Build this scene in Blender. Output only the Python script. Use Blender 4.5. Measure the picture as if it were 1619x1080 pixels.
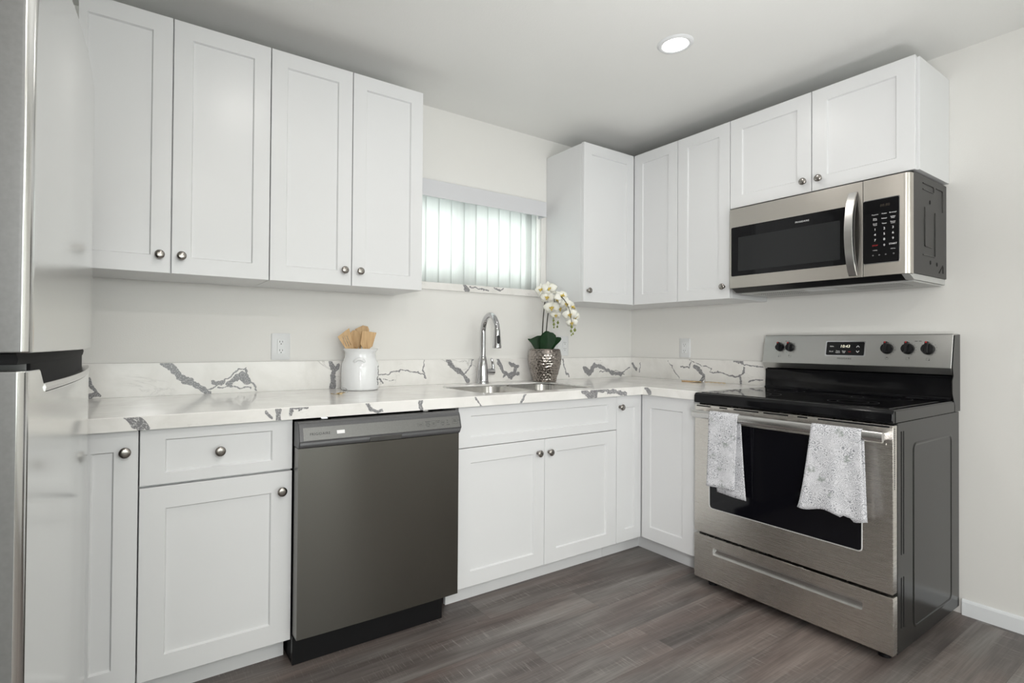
import bpy, bmesh, math, random
import numpy as np
from mathutils import Vector, Matrix, noise

random.seed(7)
for o in list(bpy.data.objects):
    bpy.data.objects.remove(o)
SC = bpy.context.scene
COL = SC.collection

# ------------------------------------------------------------------ camera
F_PX, PPX, PPY = 831.35, 746.78, 534.30          # focal length and principal point, pixels of a 1619x1080 frame
CAM = Vector((-2.9190, -2.4828, 1.1240))
YAW, PITCH, ROLL = 0.57814, 0.00996, 0.00763
f = Vector((math.sin(YAW), math.cos(YAW), 0))
r = Vector((math.cos(YAW), -math.sin(YAW), 0))
u = Vector((0, 0, 1))
f, u = f*math.cos(PITCH) + u*math.sin(PITCH), u*math.cos(PITCH) - f*math.sin(PITCH)
r, u = r*math.cos(ROLL) + u*math.sin(ROLL), u*math.cos(ROLL) - r*math.sin(ROLL)
cd = bpy.data.cameras.new('camera')
cam = bpy.data.objects.new('camera', cd)
COL.objects.link(cam)
M = Matrix((r, u, -f)).transposed().to_4x4()
M.translation = CAM
cam.matrix_world = M
cd.sensor_width = 36.0
cd.lens = F_PX*36.0/1619.0
cd.shift_x = (809.5 - PPX)/1619.0
cd.shift_y = (PPY - 540.0)/1619.0
cd.clip_start = 0.02
SC.camera = cam

# ------------------------------------------------------------------ colour management, world, lights
SC.view_settings.view_transform = 'Standard'
SC.view_settings.look = 'None'
SC.view_settings.gamma = 1
SC.view_settings.use_curve_mapping = False
SC.view_settings.exposure = 0.06
w = bpy.data.worlds.new('overcast_sky')
SC.world = w
w.use_nodes = True
w.node_tree.nodes['Background'].inputs[0].default_value = (0.93, 1.0, 0.97, 1)
w.node_tree.nodes['Background'].inputs[1].default_value = 3.6


def lamp(name, kind, loc, power, color=(1, 1, 1), size=None, size_y=None, aim=None, spread=None, radius=None):
    d = bpy.data.lights.new(name, kind)
    d.energy = power
    d.color = color
    if kind == 'AREA':
        d.shape = 'RECTANGLE' if size_y else 'DISK'
        d.size = size
        if size_y:
            d.size_y = size_y
        if spread:
            d.spread = math.radians(spread)
    elif radius:
        d.shadow_soft_size = radius
    o = bpy.data.objects.new(name, d)
    COL.objects.link(o)
    o.location = loc
    if aim is not None:
        o.rotation_euler = (Vector(aim) - Vector(loc)).to_track_quat('-Z', 'Y').to_euler()
    return o


# the photographer's flash beside the camera; then two added fill lamps, low and ceiling-facing
lamp('camera_flash', 'AREA', (-2.80, -2.62, 1.42), 6.1, (1, 1, 1), 0.22, aim=(-0.7, -0.5, 1.15), spread=130)
lamp('added_fill', 'AREA', (-3.0, -2.9, 0.75), 4.3, (1, 1, 1), 0.4, aim=(-0.4, -0.95, 0.55), spread=95)
lamp('added_ceiling_fill', 'AREA', (-1.7, -2.6, 0.8), 8.2, (1, 1, 1), 0.5, aim=(-1.5, -1.9, 2.4), spread=110)
# recessed ceiling downlights in the rest of the room (the one in view is built further down)
for k, (lx, ly, lp) in enumerate([(-2.45, -1.22, 2.9), (-2.45, -2.9, 14.5), (-1.0, -4.6, 14.5), (-2.9, -4.6, 14.5)]):
    lamp('ceiling_downlight', 'AREA', (lx, ly, 2.385), lp, (1.0, 0.965, 0.91), 0.11, aim=(lx, ly, 0))

# ------------------------------------------------------------------ measures (metres; back wall y=0, room y<0)
ZC = 2.392                    # ceiling
WX = 0.034                    # right wall
XL = -3.80                    # left wall
YR = -6.5                     # rear wall
U_F, U_R = -0.3226, -0.330    # door faces of the upper cabinets (back run y, right run x)
B_F = -0.6234                 # door faces of the base cabinets
ZT, ZB = 2.2806, 1.3657       # upper cabinets
CT, CTH = 0.9019, 0.0417      # counter top height and thickness
C_F = -0.6525                 # counter front edge


# ------------------------------------------------------------------ node helpers
def newmat(name):
    m = bpy.data.materials.new(name)
    m.use_nodes = True
    nt = m.node_tree
    b = nt.nodes['Principled BSDF']
    return m, nt, b


def N(nt, typ, **kw):
    n = nt.nodes.new(typ)
    for k, v in kw.items():
        if k in ('inp',):
            for kk, vv in v.items():
                n.inputs[kk].default_value = vv
        else:
            setattr(n, k, v)
    return n


def coords(nt, scale=(1, 1, 1), rot=(0, 0, 0)):
    t = N(nt, 'ShaderNodeTexCoord')
    mp = N(nt, 'ShaderNodeMapping')
    mp.inputs['Scale'].default_value = scale
    mp.inputs['Rotation'].default_value = rot
    nt.links.new(t.outputs['Object'], mp.inputs['Vector'])
    return mp.outputs[0]


def noise_tex(nt, vec, scale, detail=4, rough=0.55, dist=0.0):
    n = N(nt, 'ShaderNodeTexNoise')
    n.inputs['Scale'].default_value = scale
    n.inputs['Detail'].default_value = detail
    n.inputs['Roughness'].default_value = rough
    n.inputs['Distortion'].default_value = dist
    nt.links.new(vec, n.inputs['Vector'])
    return n.outputs['Fac']


def ramp(nt, fac, stops):
    n = N(nt, 'ShaderNodeValToRGB')
    el = n.color_ramp.elements
    while len(el) > 1:
        el.remove(el[-1])
    el[0].position, el[0].color = stops[0][0], tuple(stops[0][1]) + (1,)
    for p, c in stops[1:]:
        e = el.new(p)
        e.color = tuple(c) + (1,)
    nt.links.new(fac, n.inputs[0])
    return n.outputs[0]


def g(v):
    return (v, v, v)


def mixc(nt, fac, a, b, mode='MIX'):
    n = N(nt, 'ShaderNodeMix', data_type='RGBA', blend_type=mode)
    for sock, v in ((n.inputs[0], fac), (n.inputs[6], a), (n.inputs[7], b)):
        if isinstance(v, (int, float)):
            sock.default_value = v
        elif isinstance(v, tuple):
            sock.default_value = v if len(v) == 4 else v + (1,)
        else:
            nt.links.new(v, sock)
    return n.outputs[2]


def bump(nt, b, h, strength, dist):
    n = N(nt, 'ShaderNodeBump')
    n.inputs['Strength'].default_value = strength
    n.inputs['Distance'].default_value = dist
    nt.links.new(h, n.inputs['Height'])
    nt.links.new(n.outputs[0], b.inputs['Normal'])


def math_n(nt, op, a, b=None, clamp=False):
    n = N(nt, 'ShaderNodeMath', operation=op, use_clamp=clamp)
    for i, v in enumerate((a, b)):
        if v is None:
            continue
        if isinstance(v, (int, float)):
            n.inputs[i].default_value = v
        else:
            nt.links.new(v, n.inputs[i])
    return n.outputs[0]


def plain(name, color, rough=0.5, metal=0.0, var=0.04, vscale=6.0, coat=0.0, spec=None, bumpy=None):
    """principled colour with a slight procedural mottle"""
    m, nt, b = newmat(name)
    vec = coords(nt)
    nf = noise_tex(nt, vec, vscale, 3)
    lo = tuple(max(0, c*(1-var)) for c in color)
    hi = tuple(min(1, c*(1+var)) for c in color)
    nt.links.new(ramp(nt, nf, [(0.3, lo), (0.7, hi)]), b.inputs['Base Color'])
    b.inputs['Roughness'].default_value = rough
    b.inputs['Metallic'].default_value = metal
    if coat:
        b.inputs['Coat Weight'].default_value = coat
        b.inputs['Coat Roughness'].default_value = 0.08
    if spec is not None:
        b.inputs['Specular IOR Level'].default_value = spec
    if bumpy:
        bump(nt, b, noise_tex(nt, vec, bumpy[0], 3), bumpy[1], bumpy[2])
    return m


def steel(name, color, rough=0.25, aniso=0.75, grain=(14, 14, 1500), amount=0.022, tang=(0, 0, 1), wave=0.0):
    """brushed metal: horizontal grain, highlight drawn out across it"""
    m, nt, b = newmat(name)
    vec = coords(nt, grain)
    nf = noise_tex(nt, vec, 1.0, 3, 0.6)
    lo = tuple(c*(1-amount) for c in color)
    hi = tuple(min(1, c*(1+amount)) for c in color)
    nt.links.new(ramp(nt, nf, [(0.3, lo), (0.7, hi)]), b.inputs['Base Color'])
    rr = N(nt, 'ShaderNodeMapRange')
    nt.links.new(nf, rr.inputs[0])
    rr.inputs[3].default_value = rough*0.97
    rr.inputs[4].default_value = rough*1.05
    nt.links.new(rr.outputs[0], b.inputs['Roughness'])
    b.inputs['Metallic'].default_value = 1.0
    b.inputs['Anisotropic'].default_value = aniso
    c = N(nt, 'ShaderNodeCombineXYZ')
    for i in range(3):
        c.inputs[i].default_value = tang[i]
    nt.links.new(c.outputs[0], b.inputs['Tangent'])
    if wave:
        v2 = coords(nt, (3.2, 3.2, 1.1))
        bump(nt, b, noise_tex(nt, v2, 1.0, 1, 0.4), wave, 0.02)
    return m


# ------------------------------------------------------------------ materials
MAT = {}
MAT['cabinet'] = plain('cabinet_paint', (0.735, 0.74, 0.748), 0.32, var=0.008, vscale=3)
MAT['wall'] = plain('wall_paint', (0.80, 0.79, 0.765), 0.55, var=0.012, vscale=2.0, bumpy=(230, 0.22, 0.002))
MAT['wall_side'] = MAT['wall']
MAT['ceiling'] = plain('ceiling_paint', (0.85, 0.85, 0.83), 0.8, var=0.01, vscale=2.0, bumpy=(190, 0.25, 0.002))
MAT['trim'] = plain('trim_paint', (0.80, 0.82, 0.84), 0.35, var=0.01)
MAT['valance'] = plain('valance_vinyl', (0.66, 0.665, 0.69), 0.42, var=0.01)
MAT['valance'] = plain('valance_vinyl', (0.64, 0.645, 0.67), 0.42, var=0.01)
MAT['plate_grey'] = plain('grey_painted_plate', (0.52, 0.52, 0.51), 0.4, metal=0.2, var=0.04)
MAT['dark_gap'] = plain('dark_interior', (0.008, 0.008, 0.009), 0.6, spec=0.12)
MAT['nickel'] = plain('brushed_nickel', (0.33, 0.31, 0.29), 0.22, metal=1.0, var=0.1, vscale=120)
MAT['chrome'] = plain('chrome', (0.54, 0.54, 0.555), 0.07, metal=1.0, var=0.01)
MAT['black_plastic'] = plain('black_plastic', (0.008, 0.008, 0.009), 0.30, var=0.05, spec=0.3)
MAT['black_glass'] = plain('black_glass', (0.004, 0.004, 0.005), 0.05, var=0.02, spec=0.32)
MAT['black_enamel'] = plain('black_enamel', (0.004, 0.004, 0.005), 0.08, var=0.02, spec=0.30)
MAT['oven_glass'] = plain('oven_glass', (0.004, 0.004, 0.006), 0.06, var=0.02, spec=0.35)
MAT['mw_screen'] = plain('perforated_screen', (0.022, 0.023, 0.024), 0.20, var=0.05, vscale=300, spec=0.25)
MAT['charcoal'] = plain('charcoal_enamel', (0.012, 0.012, 0.0115), 0.22, var=0.04, spec=0.30)
MAT['mw_case'] = plain('microwave_case', (0.026, 0.025, 0.024), 0.36, var=0.04, spec=0.3)
MAT['white_plastic'] = plain('white_plastic', (0.78, 0.79, 0.80), 0.35, var=0.01)
MAT['slot'] = plain('outlet_slot', (0.03, 0.03, 0.03), 0.5)
MAT['steel_range'] = steel('stainless_range', (0.70, 0.67, 0.63), 0.27, 0.75, (14, 14, 1400))
MAT['steel_panel'] = steel('stainless_panel', (0.55, 0.55, 0.54), 0.30, 0.6)
MAT['steel_mw'] = steel('stainless_microwave', (0.63, 0.595, 0.55), 0.33, 0.6)
MAT['steel_dw'] = steel('stainless_dishwasher', (0.160, 0.153, 0.140), 0.25, 0.88, amount=0.02)
MAT['dw_panel'] = plain('grey_metallic_plastic', (0.19, 0.19, 0.185), 0.36, metal=0.6, var=0.05, vscale=200)
MAT['dw_lower'] = plain('dark_metallic_plastic', (0.12, 0.12, 0.125), 0.38, metal=0.5, var=0.05, vscale=200)
MAT['fridge'] = steel('fridge_stainless', (0.74, 0.74, 0.725), 0.16, 0.25, (6, 6, 900), 0.02)
MAT['fridge_side'] = plain('fridge_side_paint', (0.205, 0.205, 0.205), 0.48, metal=0.35, var=0.05, vscale=140)
MAT['sink'] = steel('sink_steel', (0.55, 0.54, 0.52), 0.22, 0.3, (60, 60, 60), 0.06)
MAT['handle_steel'] = steel('handle_steel', (0.66, 0.65, 0.64), 0.24, 0.6)
MAT['ceramic'] = plain('white_glazed_ceramic', (0.82, 0.83, 0.84), 0.12, var=0.01, coat=0.5)
MAT['ink'] = plain('black_ink', (0.02, 0.02, 0.022), 0.5)
MAT['ink_grey'] = plain('grey_ink', (0.30, 0.30, 0.30), 0.5)
MAT['ink_faint'] = plain('faint_print', (0.05, 0.05, 0.05), 0.3)
MAT['ink_dark'] = plain('dark_print', (0.045, 0.045, 0.045), 0.5)
MAT['print_white'] = plain('white_print', (0.80, 0.80, 0.80), 0.5)
MAT['print_red'] = plain('red_print', (0.45, 0.02, 0.02), 0.5)
MAT['bright_trim'] = plain('satin_bright_trim', (0.85, 0.85, 0.85), 0.45, metal=0.6, var=0.02)
MAT['brass'] = plain('brass', (0.55, 0.38, 0.15), 0.25, metal=1.0)
MAT['tan_wood'] = plain('tan_wood', (0.62, 0.40, 0.20), 0.5)
MAT['orchid_leaf'] = plain('orchid_leaf', (0.006, 0.030, 0.008), 0.45, var=0.25, vscale=25, spec=0.2)
MAT['orchid_stem'] = plain('orchid_stem', (0.035, 0.030, 0.015), 0.5, var=0.2, vscale=60)
MAT['orchid_bud'] = plain('orchid_bud', (0.20, 0.24, 0.05), 0.5, var=0.35, vscale=80)
MAT['orchid_lip'] = plain('orchid_lip', (0.62, 0.46, 0.10), 0.5, var=0.35, vscale=160)
MAT['moss'] = plain('moss', (0.10, 0.08, 0.04), 0.9, var=0.4, vscale=90)
MAT['vase'] = plain('hammered_silver', (0.36, 0.325, 0.30), 0.14, metal=1.0, var=0.10, vscale=60)


def mk_petal():
    m, nt, b = newmat('orchid_petal')
    b.inputs['Base Color'].default_value = (0.86, 0.86, 0.78, 1)
    b.inputs['Roughness'].default_value = 0.5
    vec = coords(nt)
    nt.links.new(ramp(nt, noise_tex(nt, vec, 60, 3), [(0.3, (0.84, 0.83, 0.74)), (0.7, (0.88, 0.875, 0.83))]), b.inputs['Base Color'])
    b.inputs['Subsurface Weight'].default_value = 0.15
    b.inputs['Subsurface Radius'].default_value = (0.01, 0.01, 0.008)
    return m


MAT['petal'] = mk_petal()


def mk_wood():
    m, nt, b = newmat('bamboo_wood')
    vec = coords(nt, (90, 90, 6))
    c = ramp(nt, noise_tex(nt, vec, 1.0, 4, 0.6), [(0.25, (0.43, 0.25, 0.11)), (0.55, (0.60, 0.40, 0.20)), (0.8, (0.68, 0.48, 0.26))])
    nt.links.new(c, b.inputs['Base Color'])
    b.inputs['Roughness'].default_value = 0.5
    return m


MAT['bamboo'] = mk_wood()


def mk_marble():
    m, nt, b = newmat('white_veined_quartz')
    vec = coords(nt)
    cloud = ramp(nt, noise_tex(nt, vec, 7.0, 5, 0.6, 0.6), [(0.30, (0.76, 0.745, 0.715)), (0.55, (0.84, 0.825, 0.80)), (0.75, (0.88, 0.865, 0.84))])
    # thin wandering hairlines over the whole slab
    warp = N(nt, 'ShaderNodeMapping')
    warp.inputs['Scale'].default_value = (1.6, 5.0, 5.0)
    t = N(nt, 'ShaderNodeTexCoord')
    nt.links.new(t.outputs['Object'], warp.inputs[0])
    nn = noise_tex(nt, warp.outputs[0], 1.3, 6, 0.55, 1.2)
    d = math_n(nt, 'ABSOLUTE', math_n(nt, 'SUBTRACT', nn, 0.5))
    hair = ramp(nt, d, [(0.0, g(1)), (0.010, g(0.0))])
    mask = ramp(nt, noise_tex(nt, vec, 2.6, 3), [(0.52, g(0)), (0.66, g(0.55))])
    hm = mixc(nt, 1.0, hair, mask, 'MULTIPLY')
    c1 = mixc(nt, hm, cloud, (0.36, 0.35, 0.34))
    # the large veins: a field laid on the slab itself, broken up by fine noise
    at = N(nt, 'ShaderNodeAttribute', attribute_name='vein')
    fine = noise_tex(nt, vec, 210, 4, 0.7)
    mid = noise_tex(nt, vec, 62, 4, 0.65)
    a = math_n(nt, 'ADD', at.outputs['Fac'], math_n(nt, 'MULTIPLY', math_n(nt, 'SUBTRACT', mid, 0.5), 1.1))
    body = ramp(nt, a, [(0.34, g(0)), (0.55, g(0.85))])
    speck = ramp(nt, fine, [(0.34, g(0.25)), (0.50, g(1.0))])
    body = mixc(nt, 1.0, body, speck, 'MULTIPLY')
    edge = ramp(nt, a, [(0.27, g(0)), (0.36, g(0.9)), (0.42, g(0.9)), (0.52, g(0))])
    halo = ramp(nt, at.outputs['Fac'], [(0.02, g(0)), (0.5, g(0.35))])
    c2 = mixc(nt, halo, c1, (0.56, 0.56, 0.58))
    c3 = mixc(nt, body, c2, (0.125, 0.125, 0.140))
    nt.links.new(mixc(nt, mixc(nt, 1.0, edge, speck, 'MULTIPLY'), c3, (0.060, 0.060, 0.072)), b.inputs['Base Color'])
    b.inputs['Roughness'].default_value = 0.13
    b.inputs['Specular IOR Level'].default_value = 0.5
    return m


MAT['marble'] = mk_marble()


def mk_floor():
    m, nt, b = newmat('dark_oak_vinyl_plank')
    t = N(nt, 'ShaderNodeTexCoord')
    br = N(nt, 'ShaderNodeTexBrick', offset=0.37, offset_frequency=2, squash=1.0)
    nt.links.new(t.outputs['Object'], br.inputs['Vector'])
    br.inputs['Color1'].default_value = (0, 0, 0, 1)
    br.inputs['Color2'].default_value = (1, 1, 1, 1)
    br.inputs['Mortar'].default_value = (0, 0, 0, 1)
    br.inputs['Scale'].default_value = 1.0
    br.inputs['Mortar Size'].default_value = 0.0007
    br.inputs['Mortar Smooth'].default_value = 0.1
    br.inputs['Bias'].default_value = 0.0
    br.inputs['Brick Width'].default_value = 1.22
    br.inputs['Row Height'].default_value = 0.18
    # shift the grain from plank to plank
    sep = N(nt, 'ShaderNodeVectorMath', operation='MULTIPLY_ADD')
    nt.links.new(br.outputs['Color'], sep.inputs[0])
    sep.inputs[1].default_value = (7.3, 3.1, 0)
    nt.links.new(t.outputs['Object'], sep.inputs[2])

    def mp(sx, sy):
        q = N(nt, 'ShaderNodeMapping')
        q.inputs['Scale'].default_value = (sx, sy, 1)
        nt.links.new(sep.outputs[0], q.inputs[0])
        return q.outputs[0]
    band = noise_tex(nt, mp(0.9, 9), 1.0, 4, 0.55, 0.7)
    grain = noise_tex(nt, mp(4, 130), 1.0, 5, 0.65)
    saw = noise_tex(nt, mp(210, 9), 1.0, 3, 0.6)
    sawm = ramp(nt, noise_tex(nt, mp(3, 12), 1.0, 2), [(0.42, g(0)), (0.62, g(1))])
    base = ramp(nt, band, [(0.30, (0.052, 0.044, 0.041)), (0.44, (0.092, 0.080, 0.075)), (0.56, (0.130, 0.119, 0.112)), (0.72, (0.185, 0.172, 0.162))])
    hue = ramp(nt, noise_tex(nt, mp(1.1, 5), 1.0, 3, 0.5, 0.5), [(0.45, (1.0, 1.0, 1.0)), (0.62, (1.02, 0.91, 0.88))])
    base = mixc(nt, 1.0, base, hue, 'MULTIPLY')
    gr = ramp(nt, grain, [(0.3, g(0.72)), (0.7, g(1.18))])
    c = mixc(nt, 1.0, base, gr, 'MULTIPLY')
    sw = mixc(nt, 1.0, ramp(nt, saw, [(0.56, g(0)), (0.70, g(0.75))]), sawm, 'MULTIPLY')
    c = mixc(nt, sw, c, (0.235, 0.22, 0.205))
    pl = ramp(nt, br.outputs['Color'], [(0, g(1.28)), (1, g(1.56))])
    c = mixc(nt, 1.0, c, pl, 'MULTIPLY')
    c = mixc(nt, math_n(nt, 'MULTIPLY', br.outputs['Fac'], 0.6), c, (0.055, 0.048, 0.044))
    nt.links.new(c, b.inputs['Base Color'])
    b.inputs['Roughness'].default_value = 0.42
    bump(nt, b, grain, 0.12, 0.0015)
    return m


MAT['floor'] = mk_floor()


def mk_slat():
    m = bpy.data.materials.new('translucent_vinyl_slat')
    m.use_nodes = True
    nt = m.node_tree
    nt.nodes.clear()
    out = N(nt, 'ShaderNodeOutputMaterial')
    d = N(nt, 'ShaderNodeBsdfDiffuse')
    tr = N(nt, 'ShaderNodeBsdfTranslucent')
    vec = coords(nt, (40, 40, 1))
    c = ramp(nt, noise_tex(nt, vec, 1, 2), [(0.3, (0.86, 0.88, 0.87)), (0.7, (0.90, 0.92, 0.91))])
    nt.links.new(c, d.inputs[0])
    nt.links.new(c, tr.inputs[0])
    mx = N(nt, 'ShaderNodeMixShader')
    mx.inputs[0].default_value = 0.55
    nt.links.new(d.outputs[0], mx.inputs[1])
    nt.links.new(tr.outputs[0], mx.inputs[2])
    nt.links.new(mx.outputs[0], out.inputs[0])
    return m


MAT['slat'] = mk_slat()


def mk_glass():
    m, nt, b = newmat('window_glass')
    b.inputs['Base Color'].default_value = (1, 1, 1, 1)
    b.inputs['Roughness'].default_value = 0.02
    b.inputs['Transmission Weight'].default_value = 1.0
    b.inputs['IOR'].default_value = 1.02
    vec = coords(nt)
    nt.links.new(ramp(nt, noise_tex(nt, vec, 2, 2), [(0.3, g(0.97)), (0.7, g(1.0))]), b.inputs['Base Color'])
    return m


MAT['glass'] = mk_glass()


def mk_towel():
    m, nt, b = newmat('floral_towel_cloth')
    t = N(nt, 'ShaderNodeTexCoord')
    vec = t.outputs['UV']
    vo = N(nt, 'ShaderNodeTexVoronoi', feature='F1')
    vo.inputs['Scale'].default_value = 58
    vo.inputs['Randomness'].default_value = 0.85
    nt.links.new(vec, vo.inputs['Vector'])
    # rosette rings around each cell centre
    ring = math_n(nt, 'SINE', math_n(nt, 'MULTIPLY', vo.outputs['Distance'], 26.0))
    ringm = ramp(nt, ring, [(0.25, g(0.12)), (0.70, g(1))])
    big = noise_tex(nt, vec, 13, 3)
    bigm = ramp(nt, big, [(0.36, g(0.35)), (0.52, g(0.95))])
    fine = ramp(nt, noise_tex(nt, vec, 190, 2), [(0.36, g(0.35)), (0.52, g(1))])
    k = mixc(nt, 1.0, mixc(nt, 1.0, ringm, bigm, 'MULTIPLY'), fine, 'MULTIPLY')
    v2 = N(nt, 'ShaderNodeTexVoronoi', feature='F1')
    v2.inputs['Scale'].default_value = 14
    nt.links.new(vec, v2.inputs['Vector'])
    leaf = ramp(nt, v2.outputs['Distance'], [(0.16, g(0.8)), (0.26, g(0))])
    leafm = mixc(nt, 1.0, leaf, ramp(nt, noise_tex(nt, vec, 70, 3), [(0.45, g(0)), (0.6, g(1))]), 'MULTIPLY')
    c = mixc(nt, k, (0.70, 0.70, 0.73), (0.20, 0.21, 0.23))
    c = mixc(nt, leafm, c, (0.25, 0.28, 0.26))
    nt.links.new(c, b.inputs['Base Color'])
    b.inputs['Roughness'].default_value = 0.9
    b.inputs['Specular IOR Level'].default_value = 0.15
    bump(nt, b, noise_tex(nt, vec, 420, 2), 0.3, 0.001)
    return m


MAT['towel'] = mk_towel()


def mk_perforated(name, base, hole, sc):
    m, nt, b = newmat(name)
    t = N(nt, 'ShaderNodeTexCoord')
    mp = N(nt, 'ShaderNodeMapping')
    mp.inputs['Scale'].default_value = sc
    nt.links.new(t.outputs['Object'], mp.inputs[0])
    ss = N(nt, 'ShaderNodeSeparateXYZ')
    nt.links.new(mp.outputs[0], ss.inputs[0])
    k = None
    for i in range(3):
        if sc[i]:
            v = math_n(nt, 'GREATER_THAN', math_n(nt, 'FRACT', ss.outputs[i]), 0.42)
            k = v if k is None else math_n(nt, 'MULTIPLY', k, v)
    nt.links.new(mixc(nt, k, tuple(base), tuple(hole)), b.inputs['Base Color'])
    b.inputs['Roughness'].default_value = 0.4
    return m


MAT['perforated'] = mk_perforated('perforated_edge', (0.45, 0.44, 0.42), (0.01, 0.01, 0.01), (0, 0, 133))
MAT['grille'] = mk_perforated('slotted_grille', (0.55, 0.55, 0.54), (0.012, 0.012, 0.012), (55, 105, 0))


def mk_emit(name, color, s):
    m = bpy.data.materials.new(name)
    m.use_nodes = True
    nt = m.node_tree
    b = nt.nodes['Principled BSDF']
    b.inputs['Base Color'].default_value = tuple(color) + (1,)
    b.inputs['Emission Color'].default_value = tuple(color) + (1,)
    b.inputs['Emission Strength'].default_value = s
    return m


MAT['lamp_lens'] = mk_emit('led_lens', (1.0, 0.985, 0.95), 16.0)
MAT['display'] = mk_emit('clock_digits', (0.80, 0.78, 0.62), 0.75)
MAT['display_dim'] = plain('dim_digits', (0.030, 0.022, 0.012), 0.4)

# ------------------------------------------------------------------ mesh helpers
ORG = {}      # world origin of each thing / part


def link(o, parent=None, origin=None):
    COL.objects.link(o)
    if parent is not None:
        o.parent = parent
    return o


def thing(name, label, cat, loc, group=None):
    o = bpy.data.objects.new(name, None)
    o.empty_display_size = 0.05
    COL.objects.link(o)
    o.location = loc
    o['label'] = label
    o['category'] = cat
    if group:
        o['group'] = group
    ORG[o.name] = Vector(loc)
    return o


def part(name, bm, mat, parent=None, label=None, bevel=0.0, smooth=False, seg=2, angle=40, subsurf=0, origin=None):
    """bm is in world coordinates; becomes one mesh object"""
    if parent is not None:
        org = ORG[parent.name]
    else:
        org = Vector(origin) if origin else Vector((0, 0, 0))
    bmesh.ops.translate(bm, verts=bm.verts[:], vec=-org)
    bmesh.ops.recalc_face_normals(bm, faces=bm.faces[:])
    me = bpy.data.meshes.new(name)
    bm.to_mesh(me)
    bm.free()
    mats = mat if isinstance(mat, (list, tuple)) else [mat]
    for mm in mats:
        me.materials.append(MAT[mm] if isinstance(mm, str) else mm)
    if smooth:
        for p in me.polygons:
            p.use_smooth = True
    o = bpy.data.objects.new(name, me)
    COL.objects.link(o)
    if parent is not None:
        o.parent = parent
    else:
        o.location = org
    ORG[o.name] = org.copy()
    if label:
        o['label'] = label
    if bevel:
        md = o.modifiers.new('bevel', 'BEVEL')
        md.width = bevel
        md.segments = seg
        md.limit_method = 'ANGLE'
        md.harden_normals = True
        md.angle_limit = math.radians(angle)
        if not smooth:
            for p in me.polygons:
                p.use_smooth = True
            me.set_sharp_from_angle(angle=math.radians(35))
    elif smooth:
        me.set_sharp_from_angle(angle=math.radians(angle))
    if subsurf:
        md = o.modifiers.new('sub', 'SUBSURF')
        md.levels = md.render_levels = subsurf
    return o


def parts(name, bms, mat, parent, **kw):
    return [part(name, b, mat, parent, **kw) for b in bms]


def tag(o, label, cat, group=None, kind=None):
    o['label'] = label
    if kind:
        o['kind'] = kind
    o['category'] = cat
    if group:
        o['group'] = group
    return o


def BM():
    return bmesh.new()


def box(bm, x0, x1, y0, y1, z0, z1):
    x0, x1 = min(x0, x1), max(x0, x1)
    y0, y1 = min(y0, y1), max(y0, y1)
    z0, z1 = min(z0, z1), max(z0, z1)
    v = [bm.verts.new((x, y, z)) for x in (x0, x1) for y in (y0, y1) for z in (z0, z1)]
    for q in ((0, 1, 3, 2), (4, 6, 7, 5), (0, 4, 5, 1), (2, 3, 7, 6), (0, 2, 6, 4), (1, 5, 7, 3)):
        bm.faces.new([v[i] for i in q])
    return bm


def bx(*a):
    return box(BM(), *a)


def prism(bm, prof, a0, a1, mapf):
    """extrude a closed 2-D profile along a; mapf(a, p, q) -> xyz"""
    A = [bm.verts.new(mapf(a0, p, q)) for p, q in prof]
    B = [bm.verts.new(mapf(a1, p, q)) for p, q in prof]
    n = len(prof)
    for i in range(n):
        j = (i+1) % n
        bm.faces.new((A[i], A[j], B[j], B[i]))
    bm.faces.new(A)
    bm.faces.new(list(reversed(B)))
    return bm


def tube(bm, pts, rad, n=16, cap=True, flat=(1, 1)):
    """round tube along a polyline; rad number or list"""
    pts = [Vector(p) for p in pts]
    R = rad if isinstance(rad, (list, tuple)) else [rad]*len(pts)
    rings = []
    T0 = (pts[1]-pts[0]).normalized()
    up = Vector((0, 0, 1)) if abs(T0.z) < 0.9 else Vector((1, 0, 0))
    nrm = (up - T0*up.dot(T0)).normalized()
    for i, p in enumerate(pts):
        if i == 0:
            T = (pts[1]-pts[0]).normalized()
        elif i == len(pts)-1:
            T = (pts[-1]-pts[-2]).normalized()
        else:
            T = (pts[i+1]-pts[i-1]).normalized()
        nrm = (nrm - T*nrm.dot(T)).normalized()
        b = T.cross(nrm)
        rings.append([bm.verts.new(p + (nrm*math.cos(2*math.pi*k/n)*flat[0] + b*math.sin(2*math.pi*k/n)*flat[1])*R[i]) for k in range(n)])
    for a, b in zip(rings, rings[1:]):
        for k in range(n):
            bm.faces.new((a[k], a[(k+1) % n], b[(k+1) % n], b[k]))
    if cap:
        bm.faces.new(list(reversed(rings[0])))
        bm.faces.new(rings[-1])
    return bm


def lathe(bm, prof, c, n=32, axis='z', close=False):
    """revolve (radius, height) pairs about an axis through c"""
    c = Vector(c)
    rings = []
    for rr, h in prof:
        ring = []
        for k in range(n):
            a = 2*math.pi*k/n
            p, q = rr*math.cos(a), rr*math.sin(a)
            if axis == 'z':
                v = Vector((p, q, h))
            elif axis == 'y':
                v = Vector((p, h, q))
            else:
                v = Vector((h, p, q))
            ring.append(bm.verts.new(c+v))
        rings.append(ring)
    for a, b in zip(rings, rings[1:]):
        for k in range(n):
            bm.faces.new((a[k], a[(k+1) % n], b[(k+1) % n], b[k]))
    bm.faces.new(rings[0])
    bm.faces.new(list(reversed(rings[-1])))
    return bm


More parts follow.
